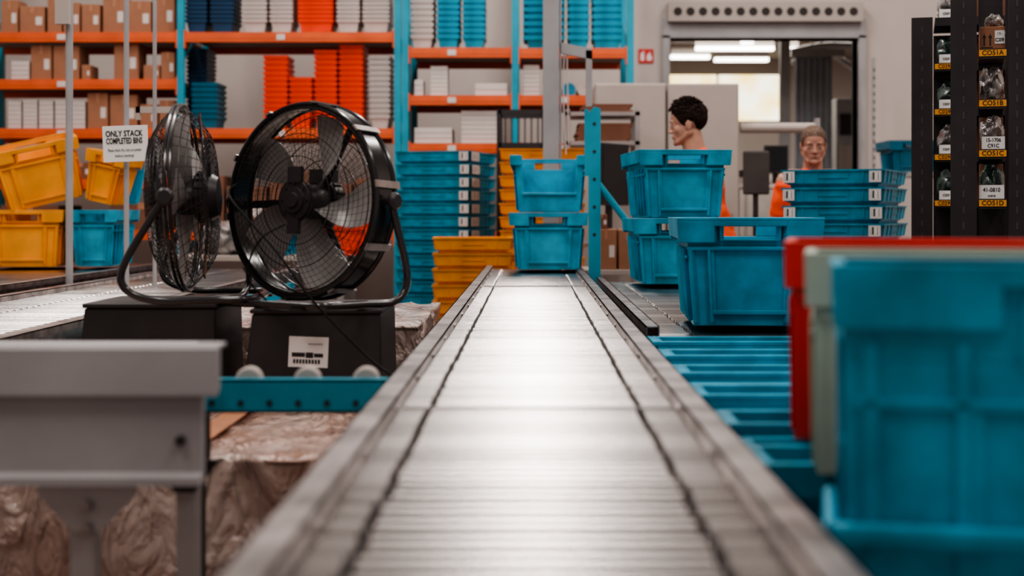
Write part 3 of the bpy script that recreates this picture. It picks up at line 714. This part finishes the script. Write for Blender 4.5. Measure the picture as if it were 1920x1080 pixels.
# ---------------------------------------------------------------- teal post and gantry
R=root('teal_post',(X(1114,6.7),6.7,0),'teal painted steel post with diagonal brace beside the conveyor','post')
zt=Z(200,6.7)
b=MB();b.box(-.026,.03,-.02,.02,0,zt-.05);b.prism([(-.026,zt-.05),(.03,zt-.05),(.03,zt-.01),(.0,zt),(-.026,zt-.03)],-.02,.02,'y')
b.box(-.046,-.026,-.02,.0,Z(330,6.7),Z(205,6.7))
for i in range(5): b.cyl((0,-.022,1.0+i*.13),(0,-.02,1.0+i*.13),.008,10,1)
obj('post',b.mesh('p',[TEALP,DARK]),parent=R)
b=MB();b.tube([(.02,0,Z(345,6.7)),(X(1175,6.7)-X(1114,6.7),0,Z(415,6.7))],.016,8);obj('brace',b.mesh('p',TEALP),parent=R)
b=MB();b.box(0.03,.62,-.02,.02,.74,.775);obj('crossbar',b.mesh('p',TEALP),parent=R)
R=root('steel_gantry',(X(1033,8.0),8.0,0),'grey steel column with a cable arm','gantry')
b=MB();b.box(-.045,.045,-.05,.05,0,4.3);b.box(.048,.06,-.02,.02,0,4.3);obj('column',b.mesh('p',GREY),parent=R,bevel=.004)
b=MB();xa=X(1110,8)-X(1033,8)
b.prism([(.05,Z(80,8)),(xa,Z(92,8)),(xa,Z(112,8)),(.05,Z(100,8))],-.02,.02,'y');b.box(xa-.035,xa,-.02,.02,Z(200,8),Z(95,8));obj('arm',b.mesh('p',GREY),parent=R)
for pts in([(.09,0,Z(98,8)),(.095,0,Z(180,8)),(.10,.0,Z(270,8))],[(.075,0,Z(98,8)),(.07,0,Z(180,8)),(.085,.0,Z(290,8))]):
    b=MB();b.tube(crv(pts),.004,6);obj('cord',b.mesh('p',WHT),parent=R)
R=root('cage_trolley',(X(978,9.4),9.4,0),'dark brown steel cage trolley','trolley')
b=MB();hw=.15
for ax in(-hw,hw):
    for ay in(0,.4): b.box(ax-.015,ax+.015,ay-.015,ay+.015,.08,Z(205,9.4))
for z in(Z(210,9.4),Z(272,9.4),.8,.15): b.box(-hw,hw,-.015,.015,z-.015,z+.015);b.box(-hw,hw,.385,.415,z-.015,z+.015)
for i in range(6): b.box(-hw+.03+i*.045,-.145+.035+i*.045,.395,.4,.15,Z(210,9.4))
obj('frame',b.mesh('p',BLKM),parent=R)
for ax in(-hw,hw):
    for ay in(0,.4): b=MB();b.cyl((ax-.012,ay,.04),(ax+.012,ay,.04),.04,14);obj('wheel',b.mesh('p',BLKM),parent=R)
for a,c in((1116,1249),(1252,1386)):
    d=9.5;w=X(c,d)-X(a,d);h=Z(156,d)
    R=root('metal_cabinet',(X((a+c)/2,d),d,0),'tall cream metal cabinet','cabinet','pair of cream cabinets')
    b=MB();b.box(-w/2,w/2,.012,.45,0,h);obj('body',b.mesh('c',CREAM),parent=R,bevel=.005)
    b=MB();b.box(-w/2+.008,w/2-.008,0,.01,.06,h-.01);obj('door',b.mesh('c',CREAM),parent=R,bevel=.003)
    b=MB();b.box(w/2-.06,w/2-.045,-.02,0,1.0,1.1);obj('handle',b.mesh('c',GREYM),parent=R)
d=8.9
R=root('shelf_trolley',(X(1130,d),d,0),'pale metal shelf trolley carrying flattened cardboard','trolley')
b=MB();hw=(X(1200,d)-X(1060,d))/2
for ax in(-hw,hw-.03):
    for ay in(0,.4): b.box(ax,ax+.03,ay,ay+.03,.1,Z(205,d))
for z in(Z(213,d),Z(268,d),.9,.4): b.box(-hw,hw,0,.43,z-.012,z+.012)
obj('frame',b.mesh('p',[GREYM,BLKM]),parent=R)
for ax in(-hw,hw-.03):
    for ay in(0,.4): b=MB();b.cyl((ax,ay+.015,.05),(ax+.03,ay+.015,.05),.05,14);obj('wheel',b.mesh('p',BLKM),parent=R)
zb=Z(268,d)+.013
for i in range(9):
    b=MB();w=random.uniform(.30,.36);b.box(-w/2,w/2,.0,.38,0,.012)
    meta(obj('flattened_carton',b.mesh('f',CARD2),(X(1132,d)+random.uniform(-.015,.015),d+.02,zb+i*.0125)),'flattened brown cardboard carton in a pile','cardboard','pile of flattened cartons')
for i in range(4):
    b=MB();w=.3;b.box(-w/2,w/2,.0,.38,0,.012)
    meta(obj('flattened_carton',b.mesh('f',CARD2),(X(1137,d)+random.uniform(-.02,.02),d+.02,Z(213,d)+.013+i*.0125)),'flattened brown cardboard carton in a pile','cardboard','pile of flattened cartons')
def legs4(R,x0,x1,y0,y1,z,m=GREYM,t=.02):
    for ax in(x0,x1):
        for ay in(y0,y1): b=MB();b.box(ax-t,ax+t,ay-t,ay+t,0,z);obj('leg',b.mesh('t',m),parent=R)
R=root('packing_bench',(X(1165,7.9),7.9,0),'pale packing bench behind the conveyors','bench')
d=7.9;zt=Z(506,d);b=MB();b.box(-.22,.85,0,.5,zt-.03,zt);obj('top',b.mesh('t',CREAM),parent=R,bevel=.003)
legs4(R,-.2,.8,.03,.45,zt-.03)
cbox(1116,1157,430,zt,CARD,d=7.93,dep=.25,label='brown cardboard carton on the packing bench',group='cartons on the bench')
cbox(1159,1192,431,zt,CARD,d=7.93,dep=.25,label='brown cardboard carton on the packing bench',group='cartons on the bench')
cbox(1118,1140,402,Z(430,7.93)+.002,CARD2,d=7.96,dep=.2,label='dark open carton on top of other cartons',group='cartons on the bench')
def monitor(x,y,z,w,h,yaw,post,label):
    R=root('computer_monitor',(x,y,z),label,'monitor',rot=(0,0,yaw))
    b=MB();b.box(-w/2,w/2,0,.035,post,post+h);obj('casing',b.mesh('m',BLKM),parent=R,bevel=.005)
    b=MB();b.box(-w/2+.012,w/2-.012,-.002,0,post+.015,post+h-.012);obj('screen',b.mesh('m',SCREEN),parent=R)
    b=MB();b.box(-.02,.02,.035,.06,.01,post+h*.5);b.box(-.06,.06,-.03,.1,0,.012);obj('stand',b.mesh('m',BLKM),parent=R)
monitor(X(1148,8.1)+.03,8.27,zt,.30,.36,math.radians(55),.36,'black computer monitor turned side-on on a stand')
d=9.9
R=root('office_desk',(X(1445,d),d,0),'pale desk with clutter near the doorway','desk')
zt=Z(345,d);b=MB();b.box(-.25,.55,0,.6,zt-.03,zt);obj('top',b.mesh('t',WHT),parent=R,bevel=.003)
legs4(R,-.23,.5,.03,.55,zt-.03,BLKM,.015)
monitor(X(1465,d),d+.2,zt,.17,.2,0,.08,'small black monitor on the desk')
b=MB();b.box(-.1,.1,0,.2,0,.05);b.box(-.08,.06,.02,.18,.05,.10,1);meta(obj('document_tray',b.mesh('t',[CREAM,BLKM]),(X(1415,d),d+.1,zt)),'pale document tray with papers on the desk','tray')
for i,(px,w) in enumerate(((1412,.11),(1445,.11),(1478,.11))):
    R=root('drawer_unit',(X(px,d),d+.12,0),'dark drawer unit under the desk','drawer unit','drawer units')
    b=MB();b.box(-w/2,w/2,0,.3,0,.6);obj('body',b.mesh('t',BLKM),parent=R,bevel=.003)
    for q in range(4): b=MB();b.box(-w/2+.01,w/2-.01,-.004,0,.05+q*.14,.15+q*.14);obj('drawer',b.mesh('t',GREY),parent=R)
R=root('office_chair',(X(1414,9.2),9.1,0),'dark mesh office chair with squared back','chair')
b=MB();b.box(-.085,.085,0,.03,1.22,1.50);obj('backrest',b.mesh('c',CHAIRF),parent=R,bevel=.012)
b=MB();b.ell((0,-.2,.92),(.2,.2,.04));obj('seat',b.mesh('c',BLKM,smooth=True),parent=R)
b=MB();b.cyl((0,-.18,.08),(0,-.18,.9),.025,12);b.tube([(0,.04,1.3),(0,.04,.92),(0,-.15,.9)],.018,8);obj('column',b.mesh('c',BLKM),parent=R)
b=MB()
for q in range(5):
    a=q*2*pi/5;b.tube([(0,-.18,.09),(.25*math.cos(a),-.18+.25*math.sin(a),.05)],.018,8)
obj('base',b.mesh('c',BLKM),parent=R)
for q in range(5):
    a=q*2*pi/5;b=MB();b.ell((.25*math.cos(a),-.18+.25*math.sin(a),.026),(.025,.025,.025),seg=10,ring=8);obj('caster',b.mesh('c',BLKM),parent=R)
R=root('extraction_arm',(0,9.6,0),'pale grey horizontal tube arm on a post','extraction arm')
b=MB();b.cyl((X(1388,9.6),0,Z(240,9.6)),(X(1528,9.6),0,Z(240,9.6)),.035,20);obj('tube',b.mesh('c',CREAM,smooth=40),parent=R)
b=MB();b.box(X(1528,9.6),X(1536,9.6),-.03,.03,0,Z(222,9.6));obj('post',b.mesh('c',GREYM),parent=R)
b=MB();x=X(1639,11.6);b.box(x-.012,x+.012,11.6,11.63,0,Z(108,11.6))
for i in range(28): b.box(x-.005,x+.005,11.597,11.6,.5+i*.065,.53+i*.065,1)
meta(obj('slotted_post',b.mesh('c',[GREY,DARK])),'slim slotted steel post by the wall','post')
R=root('side_table',(X(1720,9.4),9.4,0),'grey steel table with totes near the wall','table')
zt=Z(322,9.4);b=MB();b.box(-.25,.4,0,.5,zt-.03,zt);obj('top',b.mesh('t',GREYM),parent=R)
legs4(R,-.22,.37,.03,.46,zt-.03)
hero(.36,.4,.21,TEALD,(X(1722,9.4),9.65,zt+.001),(0,0,0),'dark teal tote on a table near the wall')
# ---------------------------------------------------------------- black racks right
class Fr:
    def __init__(s,x,y,a): s.x,s.y,s.a=x,y,a
    def p(s,lx,ly): return (s.x+math.cos(s.a)*lx-math.sin(s.a)*ly, s.y+math.sin(s.a)*lx+math.cos(s.a)*ly)
def blackrack(fr,posts,w,zs,labs,label,sx,top):
    R=root('black_shelving_rack',(fr.x,fr.y,0),label,'shelving rack',rot=(0,0,fr.a))
    for (x0,x1) in posts:
        for yy in(0,.42):
            b=MB();b.box(x0,x0+.004,yy+.004,yy+.035,0,top);b.box(x0,x1,yy,yy+.004,0,top);b.box(x1-.004,x1,yy+.004,yy+.035,0,top)
            for i in range(50):
                if .2+i*.05<top-.05: b.box((x0+x1)/2-.003,(x0+x1)/2+.003,yy-.001,yy,.2+i*.05,.222+i*.05,1)
            obj('upright',b.mesh('u',[BLKM,SLOT]),parent=R)
    b=MB();b.box(.004,w-.004,.436,.44,0,top-.02);obj('back_panel',b.mesh('s',BLKM),parent=R)
    for z,t in zip(zs,labs):
        b=MB();b.box(.004,w-.004,.006,.43,z,z+.008);b.box(.004,w-.004,.0,.006,z-.022,z+.010);obj('shelf',b.mesh('s',BLKM),parent=R)
        if t:
            b=MB();b.box(-.041,.041,-.002,0,-.010,.010);k=obj('shelf_tag',b.mesh('t',TAG),(sx,-.001,z-.004),parent=R);k['label']='yellow shelf code tag reading '+t
            text(t,.0215,(0,-.0028,0),k,INK,bold=.0003,sx=.95)
    return R
def bag(x,y,z,w,dp,h,m,seed,label,rz=0):
    bm=bmesh.new();bmesh.ops.create_icosphere(bm,subdivisions=4,radius=1)
    for v in bm.verts:
        n=noise.noise_vector(v.co*2.2+Vector((seed,0,0)))*.28+noise.noise_vector(v.co*6+Vector((seed,3,0)))*.08
        c=v.co+n; v.co=Vector((max(-1,min(1,c.x))*w/2,max(-1,min(1,c.y))*dp/2,max(0,min(1.05,(c.z+.8)/1.7))*h))
    me=bpy.data.meshes.new('bag');bm.to_mesh(me);bm.free();me.materials.append(m);me.polygons.foreach_set('use_smooth',[True]*len(me.polygons))
    return meta(obj('plastic_bag',me,(x,y,z),(0,0,rz)),label,'bag','bags on the black rack')
def card(x,y,z,w,h,lines,rz=0,label='white printed stock card'):
    R=root('stock_card',(x,y,z),label,'card','stock cards on the black rack',rot=(math.radians(-6),0,rz))
    b=MB();b.box(-w/2,w/2,0,.001,0,h);obj('card',b.mesh('c',SIGNW),parent=R)
    for t,sz,zz,sxx in lines: text(t,sz,(0,-.001,zz),R,INK,bold=.0003,sx=sxx)
    return R
def smallbox(x,y,z,w,dp,h,rz,m,label):
    b=MB();b.box(-w/2,w/2,0,dp,0,h);o=meta(obj('cardboard_box',b.mesh('b',m),(x,y,z),(0,0,rz),bevel=.002),label,'box','small boxes on the black rack')
    b=MB();b.box(-w*.1,w*.1,-.001,dp*.5,h*.8,h+.0008);obj('packing_tape',b.mesh('b',TAPE),parent=o)
dB=4.5
fB=Fr(X(1834,dB),dB,math.radians(-17))
zsB=[Z(p,dB)+.004 for p in(100,194,288,381,470)]
wB=.088
blackrack(fB,((-.084,-.004),(.092,.142)),wB,zsB,('CO51A','CO51B','CO51C','CO51D',None),'black perforated shelving rack with bagged stock',.044,2.9)
dA=5.5
fA=Fr(X(1751,dA),dA,math.radians(-15))
zsA=[Z(p,dA)+.004 for p in(40,125,210,295,381,462)]
blackrack(fA,((-.084,-.004),(.304,.364)),.30,zsA,(None,'C029A','C029B','C029C','C029D',None),'black perforated shelving rack with green bagged stock',.045,Z(32,dA))
for i,z in enumerate(zsB[1:4]):
    x,y=fB.p(.044,.17);bag(x,y,z+.009,.078,.24,.11,PBAG if i!=2 else PBAGG,i*3.3,'crumpled clear plastic bag of parts',fB.a)
    x,y=fB.p(.044,.31);smallbox(x,y,z+.009,.076,.1,.12,fB.a,CARD2,'small brown carton behind bags on the rack')
x,y=fB.p(.043,.04)
o=MB();o.box(-.038,.038,0,.25,0,.075);bx=meta(obj('cardboard_box',o.mesh('b',CARD),(x,y,zsB[0]+.009),(0,0,fB.a),bevel=.002),'brown carton with up arrows and a white label','box')
o=MB()
for ax in(-.024,-.006): o.prism([(ax-.002,.015),(ax+.002,.015),(ax+.002,.04),(ax+.006,.04),(ax,.052),(ax-.006,.04),(ax-.002,.04)],-.0015,-.0005,'y')
o.box(-.032,.002,-.0015,-.0005,.008,.010);obj('arrow_print',o.mesh('b',INK),parent=bx)
o=MB();o.box(.008,.038,-.0015,-.0005,.02,.062);k=obj('label',o.mesh('b',SIGNW),parent=bx);text('15-',.012,(.022,-.0025,.052),k,INK);text('C09',.016,(.022,-.0025,.032),k,INK,bold=.0003)
x,y=fB.p(.05,.18);bag(x,y,zsB[0]+.085,.06,.2,.05,PBAG,8.8,'crumpled clear plastic bag on a carton',fB.a)
x,y=fB.p(.046,.02);card(x,y,zsB[2]+.009,.070,.042,(('15-1706',.0165,.030,.85),('C91C',.0165,.012,.9)),fB.a)
x,y=fB.p(.041,.02);card(x,y,zsB[3]+.009,.076,.045,(('41-0810',.0185,.029,.85),('CO51D',.008,.010,.9)),fB.a)
for i,z in enumerate(zsA[:5]):
    x,y=fA.p(.08,.22);bag(x,y,z+.009,.13,.3,.12,PBAGG if i in(1,2,4) else PBAG,i*2.1+20,'crumpled bag of dark green parts',fA.a)
    x,y=fA.p(.046,.02);card(x,y,z+.009,.052,.036,(('C029',.013,.018,.9),),fA.a)
    x,y=fA.p(.22,.1);smallbox(x,y,z+.009,.13,.25,.11,fA.a,CARD2,'small brown carton on the rack shelf')
R=root('work_table',(X(600,8.6)-.15,8.6,0),'pale work table behind the fans','table')
zt=Z(480,8.6);b=MB();b.box(-.75,.30,0,.6,zt-.03,zt);obj('top',b.mesh('t',CREAM),parent=R)
legs4(R,-.72,.27,.03,.55,zt-.03)
hero(.34,.4,.22,ORR,(X(628,8.6),8.85,zt+.001),(0,0,.2),'orange tote standing in for hi-vis clothing behind the fan')  # tote added for its orange colour in place of a hi-vis garment
hero(.34,.4,.2,TEAL,(X(500,8.6),8.85,zt+.001),(0,0,-.1),'teal tote on the work table behind the fan')
bag(X(400,8.6),8.9,zt,.3,.3,.2,PBAG,31,'crumpled clear film bag on the work table')
# ---------------------------------------------------------------- people
def remesh(mb,name,m,voxel,fn,smooth=3):
    me=mb.mesh(name,m); o=obj('tmp',me)
    r=o.modifiers.new('r','REMESH');r.mode='VOXEL';r.voxel_size=voxel;r.use_smooth_shade=True
    s=o.modifiers.new('s','SMOOTH');s.factor=.5;s.iterations=smooth
    dg=bpy.context.evaluated_depsgraph_get();nm=bpy.data.meshes.new_from_object(o.evaluated_get(dg))
    bpy.data.objects.remove(o)
    for v in nm.vertices: v.co=fn(v.co)
    nm.materials.clear();nm.materials.append(m)
    nm.polygons.foreach_set('use_smooth',[True]*len(nm.polygons));return nm
def sst(t): t=max(0,min(1,t));return t*t*(3-2*t)
def person(loc,yaw,sc,lean,nod,skin,hairm,buzz,label,headyaw=0,lid=0):
    R=root('person',loc,label,'person',rot=(0,0,yaw));R.scale=(sc,sc,sc)
    def fn(c):
        c=Vector(c)
        if c.z>1.44 and abs(c.x)<.16:
            w=sst((c.z-1.46)/.06);p=Vector((0,.02,1.5))
            c=p+Matrix.Rotation(nod*w,3,'X')@(Matrix.Rotation(headyaw*w,3,'Z')@(c-p))
        a=lean*sst((c.z-.9)/.3);p=Vector((0,0,.95))
        return p+Matrix.Rotation(a,3,'X')@(c-p) if c.z>.9 else c
    def fnc(c):
        c=Vector(c);n=noise.noise_vector(Vector((c.x*7,c.y*7,c.z*16)))*.011+noise.noise_vector(Vector((c.x*18,c.y*18,c.z*30)))*.004
        return fn(c+n)
    def mv(me):
        for v in me.vertices:v.co=fn(v.co)
        return me
    hc=Vector((0,0,1.635))
    b=MB()
    b.ell((0,0,.96),(.165,.115,.13));b.ell((0,0,1.12),(.145,.1,.16));b.ell((0,.0,1.30),(.17,.115,.19));b.cap((-.14,.01,1.42),(.14,.01,1.42),.062,.062)
    b.cap((0,.02,1.42),(0,.012,1.58),.062,.056)
    for s in(-1,1):
        b.cap((s*.17,.01,1.41),(s*.225,.02,1.13),.052,.042);b.cap((s*.225,.02,1.13),(s*.19,-.22,1.06),.042,.028)
        b.ell((s*.186,-.265,1.055),(.038,.05,.017));
        for q,(fx,ln) in enumerate(((-.028,.062),(-.010,.072),(.010,.068),(.027,.054))):
            p0=Vector((s*.186+fx*s,-.30,1.055));p1=p0+Vector((0,-ln*.55,-.006));p2=p1+Vector((0,-ln*.35,-.02))
            b.cap(p0,p1,.0088,.0082,10);b.cap(p1,p2,.0082,.007,10)
        t0=Vector((s*.155,-.25,1.05));t1=t0+Vector((-s*.022,-.03,-.006));t2=t1+Vector((-s*.004,-.028,-.006));b.cap(t0,t1,.011,.0095,10);b.cap(t1,t2,.0095,.008,10)
        b.cap((s*.085,0,.9),(s*.1,-.01,.5),.085,.055);b.cap((s*.1,-.01,.5),(s*.105,.02,.1),.055,.036);b.cap((s*.105,.03,.05),(s*.115,-.13,.035),.038,.03)
    H=lambda x,y,z:(hc.x+x,hc.y+y,hc.z+z)
    b.ell(H(0,.012,.035),(.075,.095,.083),seg=32,ring=20);b.ell(H(0,-.016,-.03),(.064,.066,.080),seg=32,ring=20)
    b.ell(H(0,-.032,-.070),(.051,.050,.036));b.ell(H(0,-.074,-.090),(.023,.016,.016))
    b.cap(H(-.034,-.070,.020),H(.034,-.070,.020),.0125,.0125);b.cap(H(0,-.078,.014),H(0,-.094,-.022),.0085,.0100);b.ell(H(0,-.096,-.026),(.0115,.0115,.009))
    for s in(-1,1):
        b.ell(H(s*.011,-.088,-.030),(.0085,.010,.0075));b.ell(H(s*.036,-.044,-.024),(.026,.026,.028))
        b.ell(H(s*.073,.014,-.010),(.008,.018,.030),M=Matrix.Rotation(s*.3,3,'Z'));b.ell(H(s*.068,.010,-.020),(.010,.014,.020))
        b.cap(H(s*.056,.012,-.050),H(s*.030,-.058,-.088),.020,.016)
        b.cap(H(s*.019,-.0740,.0055-lid),H(s*.043,-.0665,.0045-lid),.0062,.005,10);b.cap(H(s*.020,-.0735,-.0095),H(s*.042,-.067,-.008),.0045,.004,10)
    b.ell(H(0,-.082,-.054),(.019,.009,.0055));b.ell(H(0,-.080,-.064),(.017,.009,.0058));b.ell(H(0,-.068,-.060),(.034,.017,.024))
    obj('body',remesh(b,'body',skin,.0045,fn,2),parent=R)
    for s in(-1,1):
        e=MB();e.ell((s*.031,-.0645,hc.z-.002),(.0122,.0122,.0115),seg=16,ring=10);e.ell((s*.031,-.0745,hc.z-.004),(.0055,.0032,.005),1,12,8)
        obj('eye',mv(e.mesh('eye',[EYEW,IRIS],smooth=True)),parent=R)
        e=MB();e.tube([(s*.014,-.0825,hc.z+.021),(s*.028,-.0835,hc.z+.025),(s*.044,-.0745,hc.z+.021)],[.0026,.0036,.0018],8)
        obj('eyebrow',mv(e.mesh('brow',[hairm],smooth=True)),parent=R)
    e=MB();e.ell((0,-.0845,hc.z-.0550),(.017,.0078,.0036));e.ell((0,-.083,hc.z-.0632),(.015,.0078,.0042));obj('lips',mv(e.mesh('lips',LIP,smooth=True)),parent=R)
    C=Vector((0,.012,.035)); RR=(.0765,.0965,.0845)
    def hline(n):
        az=math.atan2(abs(n.x),-n.y)
        pts=[(0,.072),(.45,.070),(.75,.058),(.95,.038),(1.15,.006),(1.35,-.014),(1.6,.006),(1.85,.010),(2.1,-.022),(2.5,-.045),(3.2,-.05)]
        for i in range(len(pts)-1):
            if az<=pts[i+1][0]:
                t=(az-pts[i][0])/(pts[i+1][0]-pts[i][0]);return pts[i][1]*(1-t)+pts[i+1][1]*t
        return -.05
    bm=bmesh.new();bmesh.ops.create_icosphere(bm,subdivisions=6,radius=1)
    th=.0012 if buzz else .007; kill=[]
    for v in bm.verts:
        n=v.co.normalized();c=Vector((n.x*RR[0],n.y*RR[1],n.z*RR[2]))+C
        hl=hline(n)+.003*noise.noise(n*25)
        if c.z<hl-.004: kill.append(v);continue
        tk=th*sst((c.z-hl)/(.03 if not buzz else .02))*(1+.35*noise.noise(n*9)+(.3*noise.noise(n*30)))
        v.co=c+n*(tk+.0003)+hc
    bmesh.ops.delete(bm,geom=kill,context='VERTS')
    me=bpy.data.meshes.new('hair');bm.to_mesh(me);bm.free()
    b=MB();b.v=[tuple(v.co) for v in me.vertices];b.f=[tuple(p.vertices) for p in me.polygons];b.m=[0]*len(b.f)
    if not buzz:
        rnd=random.Random(5);k=0
        while k<900:
            n=Vector((rnd.gauss(0,1),rnd.gauss(0,1),rnd.gauss(.35,1))).normalized()
            c=Vector((n.x*RR[0],n.y*RR[1],n.z*RR[2]))+C
            if c.z<hline(n)+.012: continue
            k+=1
            topw=max(0,n.z); L=.010+.030*topw**.7*(.6+.6*rnd.random())+.003*rnd.random()
            g=noise.noise_vector(n*4)
            flow=Vector((rnd.gauss(0,.25)+g.x*1.2,-.6*topw+.5*(1-topw)+rnd.gauss(0,.2)+g.y*.9,-.9*(1-topw)+rnd.gauss(0,.15)))
            flow=(flow-n*flow.dot(n))
            p0=c+n*.002+hc;p1=p0+(n*(.3+.6*topw)+flow*.5)*L*.55;p2=p1+(n*(.0+.35*topw)+flow*.95)*L*.55
            b.tube([p0,p1,p2],[.005,.004,.0008],5)
    obj('hair',mv(b.mesh('hair',hairm,smooth=True)),parent=R)
    b=MB();b.ell((0,0,.98),(.178,.13,.12));b.ell((0,0,1.12),(.165,.12,.18));b.ell((0,0,1.29),(.185,.13,.2));b.cap((-.13,.01,1.395),(.13,.01,1.395),.070,.070);b.cap((0,.018,1.42),(0,.02,1.46),.074,.068)
    for s in(-1,1): b.cap((s*.165,.01,1.385),(s*.205,.018,1.2),.064,.060)
    obj('orange_shirt',remesh(b,'shirt',HIVIS,.009,fnc,2),parent=R)
    b=MB();b.ell((0,0,.93),(.178,.13,.13))
    for s in(-1,1): b.cap((s*.088,0,.88),(s*.1,-.01,.5),.1,.072);b.cap((s*.1,-.01,.5),(s*.105,.02,.13),.072,.058)
    obj('trousers',remesh(b,'trousers',NAVYC,.011,fnc,3),parent=R)
    for s in(-1,1):
        b=MB();b.cap((s*.105,.03,.052),(s*.117,-.145,.045),.052,.042);b.cap((s*.105,.03,.06),(s*.105,.025,.13),.05,.048)
        me=remesh(b,'shoe',BLKM,.01,fn,2)
        for v in me.vertices:v.co.z=max(v.co.z,.0)
        obj('shoe',me,parent=R)
    return R
P1=person((X(1325,7.2)+.04,7.2,0),math.radians(-103),.958,math.radians(13),math.radians(-4),SKIN,HAIRB,False,'person with dark tousled hair in orange hi-vis shirt, looking aside')
P2=person((X(1530,7.9),8.02,0),math.radians(-6),.912,math.radians(9),math.radians(4),SKIN2,HAIRG,True,'person with cropped grey hair in orange hi-vis shirt, looking down',lid=.003)
# ---------------------------------------------------------------- lights
LK=.52
def clight(x,y,w,l,power,z=5.5):
    R=root('ceiling_light_fixture',(x,y,z),'long white ceiling light panel, front pair added as fill','ceiling light','hall ceiling lights')
    b=MB();b.box(-w/2-.03,w/2+.03,-l/2-.03,l/2+.03,.02,.1);obj('housing',b.mesh('h',CREAM),parent=R)
    b=MB();b.box(-.01,.01,-.01,.01,.1,.3);obj('hanger',b.mesh('h',GREYM),parent=R)
    ld=bpy.data.lights.new('lamp','AREA');ld.shape='RECTANGLE';ld.size=w;ld.size_y=l;ld.energy=power*LK;ld.color=(1,.93,.88)
    o=bpy.data.objects.new('lamp',ld);COL.objects.link(o);o.parent=R;o.location=(0,0,.015)
clight(0,4.5,.25,3,210);clight(0.0,8.8,.25,2.4,300)
clight(-3.6,4,.5,3,230);clight(-3.4,8,.5,3,220);clight(3.6,4,.5,3,250);clight(3.2,8.4,.5,3,240)
clight(-2.2,.6,.6,2.5,210);clight(2.2,0,.6,2.5,180)  # front pair out of view, added as fill for the near totes
ld=bpy.data.lights.new('lamp','AREA');ld.size=2.2;ld.energy=110;ld.color=(1,.95,.86)
R=root('ceiling_light_fixture',(2.3,15.2,3.02),'white ceiling light panel beyond the doorway','ceiling light')
o=bpy.data.objects.new('lamp',ld);COL.objects.link(o);o.parent=R
b=MB();b.box(-1.1,1.1,-1.1,1.1,.03,.075);obj('housing',b.mesh('h',CREAM),parent=R)
w=bpy.data.worlds.new('world');S.world=w;w.use_nodes=True
w.node_tree.nodes['Background'].inputs[0].default_value=(1,.88,.84,1);w.node_tree.nodes['Background'].inputs[1].default_value=.32
try:
    S.view_settings.view_transform='AgX'; S.view_settings.look='AgX - Medium High Contrast'
except Exception: pass
# ---------------------------------------------------------------- camera
cd=bpy.data.cameras.new('camera');cam=bpy.data.objects.new('camera',cd);COL.objects.link(cam)
cam.location=(0,0,1.1);cam.rotation_euler=(pi/2,0,0);cd.lens=50;cd.sensor_width=36
cd.shift_x=-37/1920;cd.shift_y=-140/1920;cd.clip_start=.05
cd.dof.use_dof=True;cd.dof.focus_distance=4.6;cd.dof.aperture_fstop=2.6
S.camera=cam
